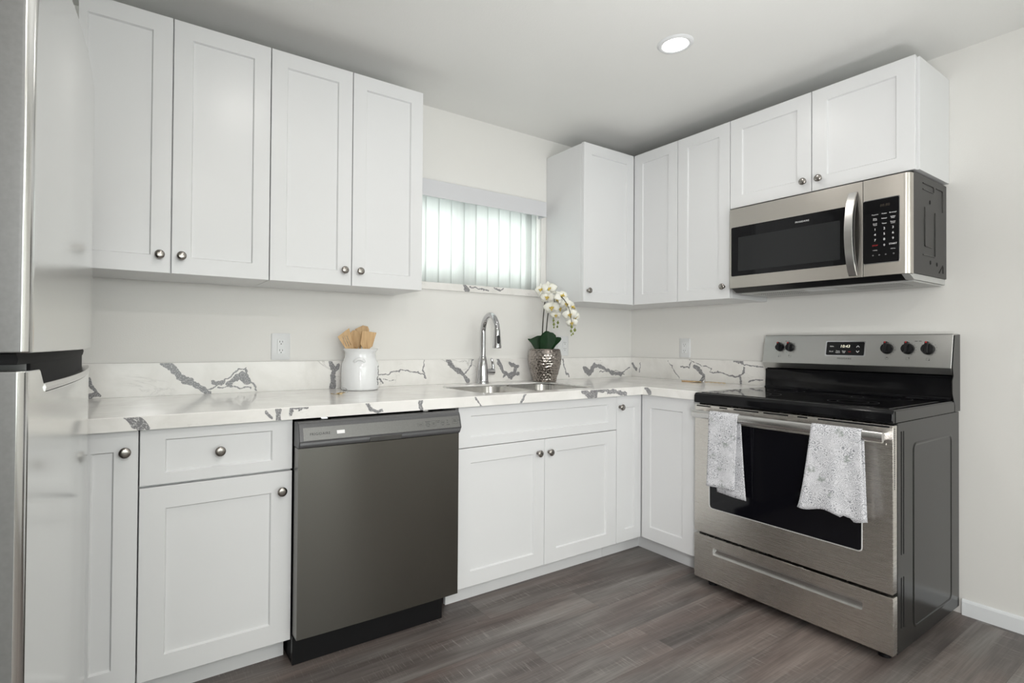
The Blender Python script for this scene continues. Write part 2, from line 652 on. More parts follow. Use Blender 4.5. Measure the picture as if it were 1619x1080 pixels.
def rrect(a0, a1, b0, b1, rad, n=5):
    """rounded rectangle outline, counter-clockwise (a, b)"""
    out = []
    for ca, cb, s in ((a1-rad, b1-rad, 0), (a0+rad, b1-rad, 90), (a0+rad, b0+rad, 180), (a1-rad, b0+rad, 270)):
        for k in range(n+1):
            t = math.radians(s + 90*k/n)
            out.append((ca+rad*math.cos(t), cb+rad*math.sin(t)))
    return out


# run mappings: (a along the wall, out from the door plane, z)
def back(a, o, z):
    return (a, -o, z)


def right(a, o, z):
    return (-o, a, z)


def smap(prof_map, plane):
    return lambda a, o, z: prof_map(a, -plane + o, z)


def shaker(bm, mp, a0, a1, z0, z1, plane, stile=0.060, rail=None, t=0.020, rec=0.008, sl=None, sr=None):
    """shaker door: face on `plane`, flat recessed centre panel with a small bevelled edge"""
    rail = rail or stile
    lo, hi = min(a0, a1), max(a0, a1)
    sl = stile if sl is None else sl
    sr = stile if sr is None else sr
    q = abs(plane)

    def ring(d0, d1, e0, e1, o):
        return [bm.verts.new(mp(x, q+o, z)) for x, z in ((lo+d0, z0+e0), (hi-d1, z0+e0), (hi-d1, z1-e1), (lo+d0, z1-e1))]
    c = 0.0012
    rings = [ring(0, 0, 0, 0, -t), ring(0, 0, 0, 0, -c), ring(c, c, c, c, 0), ring(sl, sr, rail, rail, 0),
             ring(sl+0.004, sr+0.004, rail+0.004, rail+0.004, -rec)]
    for A, B in zip(rings, rings[1:]):
        for k in range(4):
            bm.faces.new((A[k], A[(k+1) % 4], B[(k+1) % 4], B[k]))
    bm.faces.new(rings[0])
    bm.faces.new(rings[-1])
    return bm


KNOB_ME = None


def knob(parent, mp, a, z, plane):
    """round nickel knob on its door; shared mesh, stem pointing out along local z"""
    global KNOB_ME
    if KNOB_ME is None:
        bm = BM()
        prof = [(0.0085, 0), (0.0085, 0.002), (0.0058, 0.004), (0.0052, 0.011), (0.0075, 0.014), (0.0140, 0.0165), (0.0158, 0.0195),
                (0.0158, 0.0225), (0.0140, 0.0250), (0.0090, 0.0268), (0.0030, 0.0274)]
        lathe(bm, prof, (0, 0, 0), 24)
        bmesh.ops.recalc_face_normals(bm, faces=bm.faces[:])
        KNOB_ME = bpy.data.meshes.new('knob')
        bm.to_mesh(KNOB_ME)
        bm.free()
        KNOB_ME.materials.append(MAT['nickel'])
        for p in KNOB_ME.polygons:
            p.use_smooth = True
    o = bpy.data.objects.new('knob', KNOB_ME)
    COL.objects.link(o)
    o.parent = parent
    o.location = Vector(mp(a, abs(plane), z)) - ORG[parent.name]
    d = Vector(mp(0, 1, 0))
    o.rotation_euler = d.to_track_quat('Z', 'Y').to_euler()
    o['label'] = 'brushed nickel knob'
    return o


def text(name, body, size, mat, parent, pos, rt, up, align='CENTER', extrude=0.0002, space=1.0, shear=0.0, sx=1.0, lift=0.0004, label=None):
    cu = bpy.data.curves.new(name, 'FONT')
    cu.body = body
    cu.size = size
    cu.align_x = align
    cu.align_y = 'CENTER'
    cu.extrude = extrude
    cu.space_character = space
    cu.space_line = 0.85
    cu.shear = shear
    cu.resolution_u = 2
    tmp = bpy.data.objects.new('tmp_text', cu)
    me = bpy.data.meshes.new_from_object(tmp)
    bpy.data.objects.remove(tmp)
    me.name = name
    me.materials.clear()
    me.materials.append(MAT[mat])
    rt, up = Vector(rt).normalized(), Vector(up).normalized()
    nn = rt.cross(up).normalized()
    up = nn.cross(rt)
    mm = Matrix((rt*sx, up, nn)).transposed().to_4x4()
    mm.translation = Vector(pos) + nn*lift - ORG[parent.name]
    me.transform(mm)
    o = bpy.data.objects.new(name, me)
    COL.objects.link(o)
    o.parent = parent
    if label:
        o['label'] = label
    return o


def join_text(objs, name, parent):
    """several printed words of one legend become one lettering part"""
    bm = BM()
    mats = []
    for o in objs:
        me = o.data
        m = me.materials[0]
        if m not in mats:
            mats.append(m)
        i0 = len(bm.faces)
        bm.from_mesh(me)
        bm.faces.ensure_lookup_table()
        for k in range(i0, len(bm.faces)):
            bm.faces[k].material_index = mats.index(m)
    me = bpy.data.meshes.new(name)
    bm.to_mesh(me)
    bm.free()
    for m in mats:
        me.materials.append(m)
    for o in objs:
        bpy.data.objects.remove(o)
    o = bpy.data.objects.new(name, me)
    COL.objects.link(o)
    o.parent = parent
    return o


# ================================================================== THE SETTING
def struct(name, bm, mat, label, cat, **kw):
    o = part(name, bm, mat, **kw)
    return tag(o, label, cat, kind='structure')


WIN = dict(x0=-1.745, x1=-0.797, z0=1.447, z1=1.962)
struct('floor', bx(XL-0.1, WX+0.1, YR-0.1, 0.1, -0.05, 0), 'floor', 'dark grey-brown wood plank floor', 'floor')
struct('ceiling', bx(XL-0.1, WX+0.1, YR-0.1, 0.1, ZC, ZC+0.06), 'ceiling', 'plain white ceiling above the cabinets', 'ceiling')
bm = BM()
for a in ((XL-0.1, WIN['x0'], 0, ZC), (WIN['x1'], WX+0.1, 0, ZC), (WIN['x0'], WIN['x1'], 0, WIN['z0']), (WIN['x0'], WIN['x1'], WIN['z1'], ZC)):
    box(bm, a[0], a[1], 0, 0.12, a[2], a[3])
bmesh.ops.remove_doubles(bm, verts=bm.verts[:], dist=1e-5)
struct('wall_back', bm, 'wall', 'off-white wall behind the sink and counter', 'wall')
struct('wall_right', bx(WX, WX+0.1, YR, 0, 0, ZC), 'wall_side', 'off-white wall behind the range and microwave', 'wall')
struct('wall_left', bx(XL-0.1, XL, YR, 0, 0, ZC), 'wall', 'off-white wall behind the refrigerator', 'wall')
bm = BM()
for a in ((XL, -3.5, 0, ZC), (-0.3, WX, 0, ZC), (-3.5, -0.3, 0, 0.55), (-3.5, -0.3, 2.3, ZC)):  # wide opening added in this unseen wall to let daylight in
    box(bm, a[0], a[1], YR-0.1, YR, a[2], a[3])
struct('wall_rear', bm, 'wall', 'off-white wall behind the camera with a wide opening added for daylight', 'wall')
bm = BM()
prism(bm, [(0, 0), (0, 0.062), (0.004, 0.066), (0.010, 0.062), (0.013, 0.055), (0.013, 0)], -1.752, YR, lambda a, p, q: (WX-p, a, q))
struct('baseboard_right', bm, 'trim', 'white baseboard running along the wall to the right of the range', 'baseboard')

# window behind the blinds
t = thing('window_1', 'small sliding window behind the vertical blinds above the sink', 'window', (-1.27, 0.09, WIN['z0']))
t['kind'] = 'structure'
bm = BM()
fw = 0.035
box(bm, WIN['x0'], WIN['x0']+fw, 0.070, 0.118, WIN['z0']+0.004, WIN['z1'])
box(bm, WIN['x1']-fw, WIN['x1'], 0.070, 0.118, WIN['z0']+0.004, WIN['z1'])
box(bm, WIN['x0']+fw, WIN['x1']-fw, 0.070, 0.118, WIN['z0']+0.004, WIN['z0']+fw)
box(bm, WIN['x0']+fw, WIN['x1']-fw, 0.070, 0.118, WIN['z1']-fw, WIN['z1'])
box(bm, -1.350, -1.310, 0.072, 0.112, WIN['z0']+fw, WIN['z1']-fw)
part('window_frame', bm, 'white_plastic', t, bevel=0.002)
part('pane', bx(WIN['x0']+fw, WIN['x1']-fw, 0.090, 0.094, WIN['z0']+fw, WIN['z1']-fw), 'glass', t)

# recessed ceiling light in view
LX, LY = -1.0070, -1.1000
t = thing('recessed_light', 'round recessed downlight glowing in the kitchen ceiling', 'ceiling light', (LX, LY, ZC))
bm = BM()
lathe(bm, [(0.052, -0.0005), (0.052, -0.006), (0.058, -0.0085), (0.066, -0.0075), (0.073, -0.0005)], (LX, LY, ZC), 48)
part('trim_ring', bm, 'white_plastic', t, smooth=True, angle=60)
bm = BM()
lathe(bm, [(0.0519, -0.0006), (0.0519, -0.0042), (0.040, -0.0046), (0.001, -0.0048)], (LX, LY, ZC), 48)
part('lens', bm, 'lamp_lens', t, smooth=True, label='glowing white lens')
lamp('recessed_light_beam', 'AREA', (LX, LY, ZC-0.010), 1.4, (1.0, 0.965, 0.91), 0.10, aim=(LX, LY, 0))

# ================================================================== CABINETS
CAB = 'cabinet'


def wall_cab(name, label, mp, plane, wallv, a0, a1, z0, z1, doors, side_gap=0.0015):
    """doors: list of (a0, a1, knob (a, z) or None)"""
    am = (a0+a1)/2
    t = thing(name, label, 'cabinet', mp(am, abs(wallv), z0), 'white wall cabinets')
    q = abs(plane)-0.0215
    bm = BM()
    A = mp(a0, abs(wallv) if wallv < 0 else -wallv, z0)
    B = mp(a1, q, z1)
    box(bm, A[0], B[0], A[1], B[1], z0, z1-0.004)
    part('box', bm, CAB, t, bevel=0.0012)
    for d in doors:
        bm = BM()
        shaker(bm, mp, d[0], d[1], z0-0.0005, z1, plane, sl=d[3] if len(d) > 3 else None)
        o = part('door', bm, CAB, t)
        if d[2]:
            knob(o, mp, d[2][0], d[2][1], plane)
    return t


gp = 0.0018
U = [-3.0720, -2.7978, -2.4622, -2.1273, -1.7905]
wall_cab('upper_cabinet', 'white two-door wall cabinet nearest the refrigerator', back, U_F, -0.0015, U[0]-0.001, U[2]-0.001, ZB, ZT,
         [(U[0], U[1]-gp, (-2.8332, 1.4275), 0.024), (U[1]+gp, U[2]-gp, (-2.7653, 1.4286))])
wall_cab('upper_cabinet', 'white two-door wall cabinet immediately left of the window', back, U_F, -0.0015, U[2]+0.001, U[4]+0.008, ZB, ZT,
         [(U[2]+gp, U[3]-gp, (-2.1624, 1.4277)), (U[3]+gp, U[4], (-2.0929, 1.4281))])

# corner wall cabinet: L-shaped box, two doors meeting in the corner
UA, VB, VC, VD, VE = -0.7580, -0.6292, -0.9393, -1.3264, -1.7024
t = thing('corner_upper_cabinet', 'white L-shaped corner wall cabinet right of the window', 'cabinet', (-0.35, -0.16, ZB), 'white wall cabinets')
bm = BM()
fq = 0.0215
pts = [(UA, -0.0015), (UA, U_F+fq), (U_R+fq, U_F+fq), (U_R+fq, VB+0.001), (WX-0.0015, VB+0.001), (WX-0.0015, -0.0015)]
prism(bm, pts, ZB, ZT-0.004, lambda a, p, q: (p, q, a))
part('box', bm, CAB, t, bevel=0.0012)
bm = BM()
shaker(bm, back, UA+0.002, U_R-0.004, ZB, ZT, U_F)
d = part('door', bm, CAB, t, label='door on the window wall')
knob(d, back, -0.724, 1.430, U_F)
bm = BM()
shaker(bm, right, U_F-0.0015, VB+gp, ZB, ZT, U_R)
part('door', bm, CAB, t, label='door on the range wall, without a knob')

wall_cab('upper_cabinet', 'white single-door wall cabinet between the corner cabinet and the microwave', right, U_R, WX-0.0015, VB-0.001, VC+0.0005, ZB, ZT,
         [(VB-gp, VC+gp, (-0.9071, 1.4273))])
wall_cab('upper_cabinet', 'short white two-door wall cabinet directly above the microwave', right, U_R, WX-0.0015, VC-0.0005, VE-0.009, 1.8255, ZT,
         [(VC-gp, VD+gp, (-1.2965, 1.8753)), (VD-gp, VE, (-1.3611, 1.8744))])

# base cabinets
ZD0, ZD1 = 0.1006, CT-CTH-0.003
TK = -0.5283
ZDR = 0.6846


def base_cab(name, label, a0, a1, fronts, hollow=False):
    """fronts: (kind, a0, a1, z0, z1, knob) on the back run"""
    t = thing(name, label, 'cabinet', ((a0+a1)/2, -0.3, 0), 'white base cabinets')
    if not hollow:
        part('box', bx(a0, a1, -0.012, B_F+0.0215, 0.0975, CT-CTH-0.001), CAB, t, bevel=0.001)
    else:
        bm = BM()       # open-topped carcass around the sink bowls
        zt2 = CT-CTH-0.001
        O4 = [(a0, -0.012), (a1, -0.012), (a1, B_F+0.0215), (a0, B_F+0.0215)]
        I4 = [(a0+0.016, -0.024), (a1-0.016, -0.024), (a1-0.016, B_F+0.030), (a0+0.016, B_F+0.030)]
        L4 = [[bm.verts.new((x, y, z)) for x, y in pp] for pp, z in ((O4, 0.0975), (O4, zt2), (I4, zt2), (I4, 0.116))]
        for A, B in zip(L4, L4[1:]):
            for k in range(4):
                bm.faces.new((A[k], A[(k+1) % 4], B[(k+1) % 4], B[k]))
        bm.faces.new(L4[0])
        bm.faces.new(L4[-1])
        part('box', bm, CAB, t)
    part('toe_kick', bx(a0, a1, TK+0.016, TK, 0.001, 0.096), CAB, t)
    for kd, b0, b1, z0, z1, kn, st in fronts:
        bm = BM()
        shaker(bm, back, b0, b1, z0, z1, B_F, stile=st[0], rail=st[1])
        o = part(kd, bm, CAB, t)
        if kn:
            knob(o, back, kn[0], kn[1], B_F)
    return t


base_cab('base_cabinet', 'narrow white base cabinet beside the refrigerator', -3.070, -2.891,
         [('door', -3.0675, -2.8925, ZD0, ZD1, (-2.926, 0.7955), (0.060, 0.060))])
base_cab('base_cabinet', 'white base cabinet with one drawer over one door, left of the dishwasher', -2.889, -2.4435,
         [('drawer', -2.8885, -2.4435, ZDR+0.0025, ZD1, (-2.6716, 0.7735), (0.066, 0.034)),
          ('door', -2.8885, -2.4435, ZD0, ZDR-0.0045, (-2.4798, 0.6166), (0.068, 0.067))])
base_cab('sink_cabinet', 'wide white base cabinet with two doors under the sink', -1.7720, -0.8165,
         [('false_drawer_front', -1.7705, -0.8170, ZDR+0.0005, ZD1, None, (0.062, 0.040)),
          ('door', -1.7705, -1.3015, ZD0, ZDR-0.0025, (-1.3417, 0.6215), (0.062, 0.063)),
          ('door', -1.2990, -0.8170, ZD0, ZDR-0.0025, (-1.2749, 0.6201), (0.072, 0.063))], hollow=True)
Y0R = -0.9715
t = thing('corner_base_cabinet', 'white corner base cabinet with a folding pair of doors beside the range', 'cabinet', (-0.35, -0.35, 0), 'white base cabinets')
bm = BM()
pts = [(-0.8150, -0.012), (-0.8150, B_F+fq), (B_F+fq, B_F+fq), (B_F+fq, Y0R), (WX-0.012, Y0R), (WX-0.012, -0.012)]
prism(bm, pts, 0.0975, CT-CTH-0.001, lambda a, p, q: (p, q, a))
part('box', bm, CAB, t, bevel=0.001)
bm = BM()
pts = [(-0.8150, TK+0.016), (-0.8150, TK), (TK, TK), (TK, Y0R), (TK+0.016, Y0R), (TK+0.016, TK+0.016)]
prism(bm, pts, 0.001, 0.096, lambda a, p, q: (p, q, a))
part('toe_kick', bm, CAB, t)
bm = BM()
shaker(bm, back, -0.8135, B_F-0.004, ZD0, ZD1, B_F, sl=0.060, sr=0.050, rail=0.062)
d = part('door', bm, CAB, t, label='narrow door beside the sink doors')
knob(d, back, -0.7928, 0.7996, B_F)
bm = BM()
shaker(bm, right, B_F-0.003, Y0R+0.001, ZD0, ZD1, B_F, sl=0.098, sr=0.052, rail=0.066)
part('door', bm, CAB, t, label='door beside the range, without a knob')

# ================================================================== COUNTERTOP
# (x, z) or (y, z) courses of the large veins, with half-width and strength
BACK_V = [
    ([(-2.805, 1.036), (-2.765, 1.005), (-2.732, 0.966), (-2.701, 0.955), (-2.669, 0.925), (-2.640, 0.905)], .0085, 1.0),
    ([(-2.644, 0.917), (-2.587, 0.954), (-2.551, 0.978), (-2.524, 1.003), (-2.490, 1.006), (-2.480, 0.965), (-2.473, 0.947), (-2.448, 0.924), (-2.444, 0.909)], .0028, .9),
    ([(-2.618, 0.952), (-2.585, 0.950)], .007, .95), ([(-2.556, 0.942), (-2.527, 0.967)], .0095, .95), ([(-2.505, 0.975), (-2.488, 0.955)], .0125, 1.0),
    ([(-2.60, 0.930), (-2.53, 0.925), (-2.47, 0.920)], .003, .6),
    ([(-2.116, 1.034), (-2.098, 0.986), (-2.105, 0.946), (-2.105, 0.906)], .0085, .95), ([(-2.098, 0.985), (-2.080, 1.012)], .0075, .9),
    ([(-3.048, 0.975), (-3.018, 0.911), (-3.042, 0.915)], .005, 1.0),
    ([(-1.475, 1.034), (-1.424, 0.980), (-1.371, 0.950), (-1.338, 0.912)], .009, .95), ([(-1.305, 1.034), (-1.331, 0.983), (-1.365, 0.956)], .0035, .9),
    ([(-1.140, 1.035), (-1.115, 0.99), (-1.092, 0.955), (-1.033, 0.924), (-0.995, 0.989), (-1.048, 1.002)], .008, .85), ([(-1.10, 0.93), (-1.02, 0.955), (-0.98, 0.94)], .006, .7),
    ([(-0.632, 1.027), (-0.605, 0.943), (-0.570, 0.916)], .0035, .9),
    ([(-0.436, 0.966), (-0.400, 0.935)], .014, .95), ([(-0.395, 0.937), (-0.355, 0.985)], .011, .9), ([(-0.36, 0.985), (-0.286, 0.970), (-0.24, 0.955), (-0.188, 0.933), (-0.087, 0.915)], .009, .8),
    ([(-0.30, 0.940), (-0.22, 0.940), (-0.14, 0.950), (-0.06, 0.915)], .0025, .8), ([(-0.108, 0.913), (-0.05, 0.945), (0.0, 0.964)], .003, .9),
    ([(-1.89, 0.968), (-1.821, 0.966), (-1.723, 0.982), (-1.621, 0.961), (-1.600, 0.936)], .0026, .8), ([(-1.884, 0.951), (-1.846, 0.920)], .003, .8), ([(-1.618, 1.035), (-1.614, 0.967)], .0028, .7),
    ([(-1.85, 0.938), (-1.78, 0.936)], .002, .5)]
RIGHT_V = [
    ([(-0.318, 1.024), (-0.383, 0.939), (-0.401, 0.912)], .0022, .7), ([(-0.411, 0.990), (-0.467, 0.986), (-0.481, 1.017)], .003, .8),
    ([(-0.508, 0.988), (-0.548, 0.960), (-0.574, 0.937), (-0.554, 0.906)], .0075, .85), ([(-0.52, 0.99), (-0.535, 0.985)], .006, .9),
    ([(-0.613, 0.957), (-0.675, 0.963), (-0.730, 0.943), (-0.788, 0.941), (-0.817, 0.962), (-0.825, 0.996)], .0035, .85),
    ([(-0.765, 1.032), (-0.811, 1.020)], .006, .95), ([(-0.811, 1.02), (-0.873, 1.003), (-0.927, 1.005)], .0026, .8), ([(-0.797, 0.945), (-0.806, 0.904)], .006, .9),
    ([(-0.845, 0.914), (-0.889, 0.933), (-0.927, 0.935)], .0034, .8), ([(-0.467, 1.029), (-0.619, 0.981), (-0.613, 0.957)], .0022, .6),
    ([(-0.03, 0.99), (-0.06, 0.95)], .006, .85), ([(-0.09, 0.93), (-0.10, 1.0)], .003, .7)]
FRONT_V = [
    ([(-2.926, 0.903), (-2.889, 0.862)], .006, 1.0), ([(-2.902, 0.903), (-2.868, 0.862)], .005, 1.0), ([(-2.537, 0.893), (-2.518, 0.870)], .0025, .8), ([(-2.502, 0.903), (-2.496, 0.862)], .0055, .9),
    ([(-2.442, 0.899), (-2.405, 0.896)], .0065, .95), ([(-2.453, 0.894), (-2.458, 0.875)], .004, .8), ([(-2.186, 0.905), (-2.165, 0.876)], .006, .8), ([(-2.165, 0.876), (-2.130, 0.868)], .006, .9),
    ([(-1.969, 0.903), (-1.958, 0.870)], .008, .85), ([(-1.708, 0.903), (-1.682, 0.865)], .003, .8), ([(-1.437, 0.903), (-1.450, 0.882), (-1.468, 0.862)], .0055, .85),
    ([(-1.087, 0.904), (-1.055, 0.880), (-1.0, 0.872)], .010, .85), ([(-1.02, 0.895), (-0.933, 0.893), (-0.86, 0.885), (-0.783, 0.868)], .008, .8)]
FRONT_R = [([(-0.672, 0.899), (-0.698, 0.876)], .007, .85)]
SILL_V = [([(-1.365, 1.447), (-1.345, 1.415)], .010, .9), ([(-1.33, 1.440), (-1.25, 1.43), (-1.20, 1.425)], .003, .8), ([(-1.16, 1.445), (-1.13, 1.43), (-1.09, 1.445)], .003, .8)]


def vein_field(P, veins):
    """P: (n,2) slab coordinates -> vein strength 0..1"""
    W = np.empty_like(P)
    for i, (a, z) in enumerate(P):
        n1 = noise.noise_vector(Vector((a*38, z*38, 3.1)))
        n2 = noise.noise_vector(Vector((a*110, z*110, 9.7)))
        W[i] = (n1.x*0.010 + n2.x*0.0038, n1.y*0.010 + n2.y*0.0038)
    Q = P + W
    out = np.zeros(len(P))
    for pts, wd, s in veins:
        for (ax, az), (bx_, bz) in zip(pts, pts[1:]):
            d = np.array([bx_-ax, bz-az])
            L = max(1e-9, (d*d).sum())
            tt = np.clip(((Q-np.array([ax, az]))@d)/L, 0, 1)
            D = np.hypot(Q[:, 0]-ax-tt*d[0], Q[:, 1]-az-tt*d[1])
            wv = wd*(1.0 if wd < .004 else 1.15)
            out = np.maximum(out, s*np.clip(1.35-0.85*D/wv, 0, 1))
    return out


def grid(bm, mp, a0, a1, z0, z1, plane, step, veins, acc):
    na, nz = max(2, int(abs(a1-a0)/step)), max(2, int(abs(z1-z0)/step))
    A = np.linspace(a0, a1, na+1)
    Z = np.linspace(z0, z1, nz+1)
    P = np.array([(a, z) for a in A for z in Z])
    F = vein_field(P, veins)
    vs = [bm.verts.new(mp(a, abs(plane), z)) for a, z in P]
    for i in range(na):
        for k in range(nz):
            q = i*(nz+1)+k
            bm.faces.new((vs[q], vs[q+1], vs[q+nz+2], vs[q+nz+1]))
    acc.extend((v, fv) for v, fv in zip(vs, F))


def make_slab(name, build, parent=None, origin=None):
    bm = BM()
    bm.verts.layers.float.new('vein')
    acc = []
    build(bm, acc)
    lay = bm.verts.layers.float['vein']
    for v, fv in acc:
        v[lay] = float(fv)
    return part(name, bm, 'marble', parent, origin=origin)


t = thing('countertop', 'white quartz L-shaped countertop with grey veins over the base cabinets', 'countertop', (-1.5, -0.33, CT))
SX0, SX1, SY0, SY1 = -1.605, -0.885, -0.565, -0.140     # sink cut-out
CX0 = -3.085
ch = 0.0025
RX = WX-0.001


def top_build(bm, acc):
    # top and bottom faces with the rounded sink hole
    outer = [(CX0, -0.0015), (CX0, C_F+ch), (C_F+ch, C_F+ch), (C_F+ch, Y0R), (RX, Y0R), (RX, -0.0015)]
    hole = rrect(SX0, SX1, SY0, SY1, 0.085, 8)
    for z, fl in ((CT, False), (CT-CTH, True)):
        vo = [bm.verts.new((x, y, z)) for x, y in outer]
        # the slab is milled thin around the bowls: a wide rebate on its underside
        vh = [bm.verts.new((x, y, z)) for x, y in (rrect(SX0-0.022, SX1+0.022, SY0-0.022, SY1+0.022, 0.10, 8) if fl else hole)]
        es = [bm.edges.new((L[i], L[(i+1) % len(L)])) for L in (vo, vh) for i in range(len(L))]
        res = bmesh.ops.triangle_fill(bm, edges=es, use_beauty=True, use_dissolve=False)
        for fc in res['geom']:
            if isinstance(fc, bmesh.types.BMFace):
                fc.normal_update()
                if (fc.normal.z < 0) != fl:
                    fc.normal_flip()
        if not fl:
            th, to = vh, vo
        else:
            bh, bo = vh, vo
    n = len(th)
    ZT_ = CT-0.008
    mh = [bm.verts.new((x, y, ZT_)) for x, y in hole]
    mo = [bm.verts.new((x, y, ZT_)) for x, y in rrect(SX0-0.022, SX1+0.022, SY0-0.022, SY1+0.022, 0.10, 8)]
    for P_, Q_ in ((th, mh), (mh, mo), (mo, bh)):
        for i in range(n):
            bm.faces.new((P_[i], P_[(i+1) % n], Q_[(i+1) % n], Q_[i]))
    # eased front edge: narrow chamfer, then the veined face
    def strip(p0, p1, p2, p3):
        bm.faces.new([bm.verts.new(p) for p in (p0, p1, p2, p3)])
    strip((CX0, C_F+ch, CT), (C_F+ch, C_F+ch, CT), (C_F, C_F, CT-ch), (CX0, C_F, CT-ch))
    strip((C_F+ch, C_F+ch, CT), (C_F+ch, Y0R, CT), (C_F, Y0R, CT-ch), (C_F, C_F, CT-ch))
    grid(bm, back, CX0, C_F, CT-CTH, CT-ch, C_F, 0.0028, FRONT_V, acc)
    grid(bm, right, C_F, Y0R, CT-CTH, CT-ch, C_F, 0.0028, FRONT_R, acc)
    strip((CX0, C_F, CT-CTH), (C_F, C_F, CT-CTH), (C_F+ch, C_F+ch, CT-CTH), (CX0, C_F+ch, CT-CTH))
    strip((C_F, C_F, CT-CTH), (C_F, Y0R, CT-CTH), (C_F+ch, Y0R, CT-CTH), (C_F+ch, C_F+ch, CT-CTH))
    # the two ends
    bm.faces.new([bm.verts.new(p) for p in ((CX0, -0.0015, CT-CTH), (CX0, C_F, CT-CTH), (CX0, C_F, CT-ch), (CX0, C_F+ch, CT), (CX0, -0.0015, CT))])
    bm.faces.new([bm.verts.new(p) for p in ((C_F, Y0R, CT-CTH), (RX, Y0R, CT-CTH), (RX, Y0R, CT), (C_F+ch, Y0R, CT), (C_F, Y0R, CT-ch))])


make_slab('slab', top_build, t)
ZS = 1.0354
BSY, BSX = -0.021, WX-0.021


def bs_back(bm, acc):
    grid(bm, back, CX0, BSX, CT+0.0004, ZS-0.002, BSY, 0.0030, BACK_V, acc)
    for q in (((CX0, BSY, ZS-0.002), (BSX, BSY, ZS-0.002), (BSX, BSY+0.002, ZS), (CX0, BSY+0.002, ZS)),
              ((CX0, BSY+0.002, ZS), (BSX, BSY+0.002, ZS), (BSX, -0.001, ZS), (CX0, -0.001, ZS)),
              ((CX0, BSY, CT+0.0004), (CX0, -0.001, CT+0.0004), (CX0, -0.001, ZS), (CX0, BSY+0.002, ZS), (CX0, BSY, ZS-0.002))):
        bm.faces.new([bm.verts.new(p) for p in q])


make_slab('backsplash', bs_back, t)


def right_pos(a, o, z):      # plane lies at +x here (behind the x=0 line)
    return (BSX, a, z)


def bs_right(bm, acc):
    grid(bm, right_pos, BSY-0.0005, Y0R, CT+0.0004, ZS-0.002, BSX, 0.0030, RIGHT_V, acc)
    for q in (((BSX, BSY, ZS-0.002), (BSX, Y0R, ZS-0.002), (BSX+0.002, Y0R, ZS), (BSX+0.002, BSY, ZS)),
              ((BSX+0.002, BSY, ZS), (BSX+0.002, Y0R, ZS), (WX-0.001, Y0R, ZS), (WX-0.001, BSY, ZS)),
              ((BSX, Y0R, CT+0.0004), (WX-0.001, Y0R, CT+0.0004), (WX-0.001, Y0R, ZS), (BSX+0.002, Y0R, ZS), (BSX, Y0R, ZS-0.002))):
        bm.faces.new([bm.verts.new(p) for p in q])


make_slab('backsplash', bs_right, t)


def sill_build(bm, acc):
    x0, x1, z0, z1, y0, y1 = -1.752, -0.792, 1.4105, 1.4475, -0.014, -0.0005
    grid(bm, back, x0, x1, z0, z1, y0, 0.0035, SILL_V, acc)
    for q in (((x0, y0, z1), (x1, y0, z1), (x1, y1, z1), (x0, y1, z1)), ((x0, y0, z0), (x1, y0, z0), (x1, y1, z0), (x0, y1, z0)),
              ((x1, y0, z0), (x1, y1, z0), (x1, y1, z1), (x1, y0, z1)), ((x0, y0, z0), (x0, y1, z0), (x0, y1, z1), (x0, y0, z1))):
        bm.faces.new([bm.verts.new(p) for p in q])
    box(bm, WIN['x0']+0.001, WIN['x1']-0.001, -0.0005, 0.069, z1, z1+0.003)


o = make_slab('trim_1', sill_build)
tag(o, 'veined quartz sill strip under the window blinds', 'window sill', kind='structure')

# ================================================================== SINK AND FAUCET
t = thing('kitchen_sink', 'double-bowl stainless sink set under the countertop', 'sink', ((SX0+SX1)/2, (SY0+SY1)/2, CT-CTH))


def bowl(x0, x1, y0, y1, zt, depth):
    bm = BM()
    rings = []
    for ins, z, rd in ((-0.016, zt, 0.095), (0.0, zt, 0.082), (0.002, zt-0.004, 0.080), (0.008, zt-depth+0.05, 0.075), (0.022, zt-depth+0.014, 0.062), (0.045, zt-depth+0.002, 0.045), (0.08, zt-depth, 0.03)):
        rings.append([bm.verts.new((x, y, z)) for x, y in rrect(x0+ins, x1-ins, y0+ins, y1-ins, rd, 7)])
    for A, B in zip(rings, rings[1:]):
        n = len(A)
        for k in range(n):
            bm.faces.new((A[k], A[(k+1) % n], B[(k+1) % n], B[k]))
    bm.faces.new(rings[-1])
    return bm


SXM = -1.225
zt_ = CT-0.0095
for a, b in ((SX0+0.004, SXM-0.014), (SXM+0.014, SX1-0.004)):
    o = part('bowl', bowl(a, b, SY0+0.004, SY1-0.004, zt_, 0.21), 'sink', t, smooth=True, angle=60)
    md = o.modifiers.new('solid', 'SOLIDIFY')
    md.thickness = 0.0012
    md.offset = -1
    bm = BM()
    lathe(bm, [(0.045, zt_-0.2085), (0.045, zt_-0.206), (0.034, zt_-0.205), (0.030, zt_-0.2075), (0.004, zt_-0.2078)], ((a+b)/2, (SY0+SY1)/2+0.02, 0), 28)
    part('drain', bm, 'chrome', o, smooth=True, angle=50)
part('divider', bx(SXM-0.0135, SXM+0.0135, SY0+0.01, SY1-0.01, zt_-0.05, zt_-0.006), 'sink', t, bevel=0.006, seg=3)

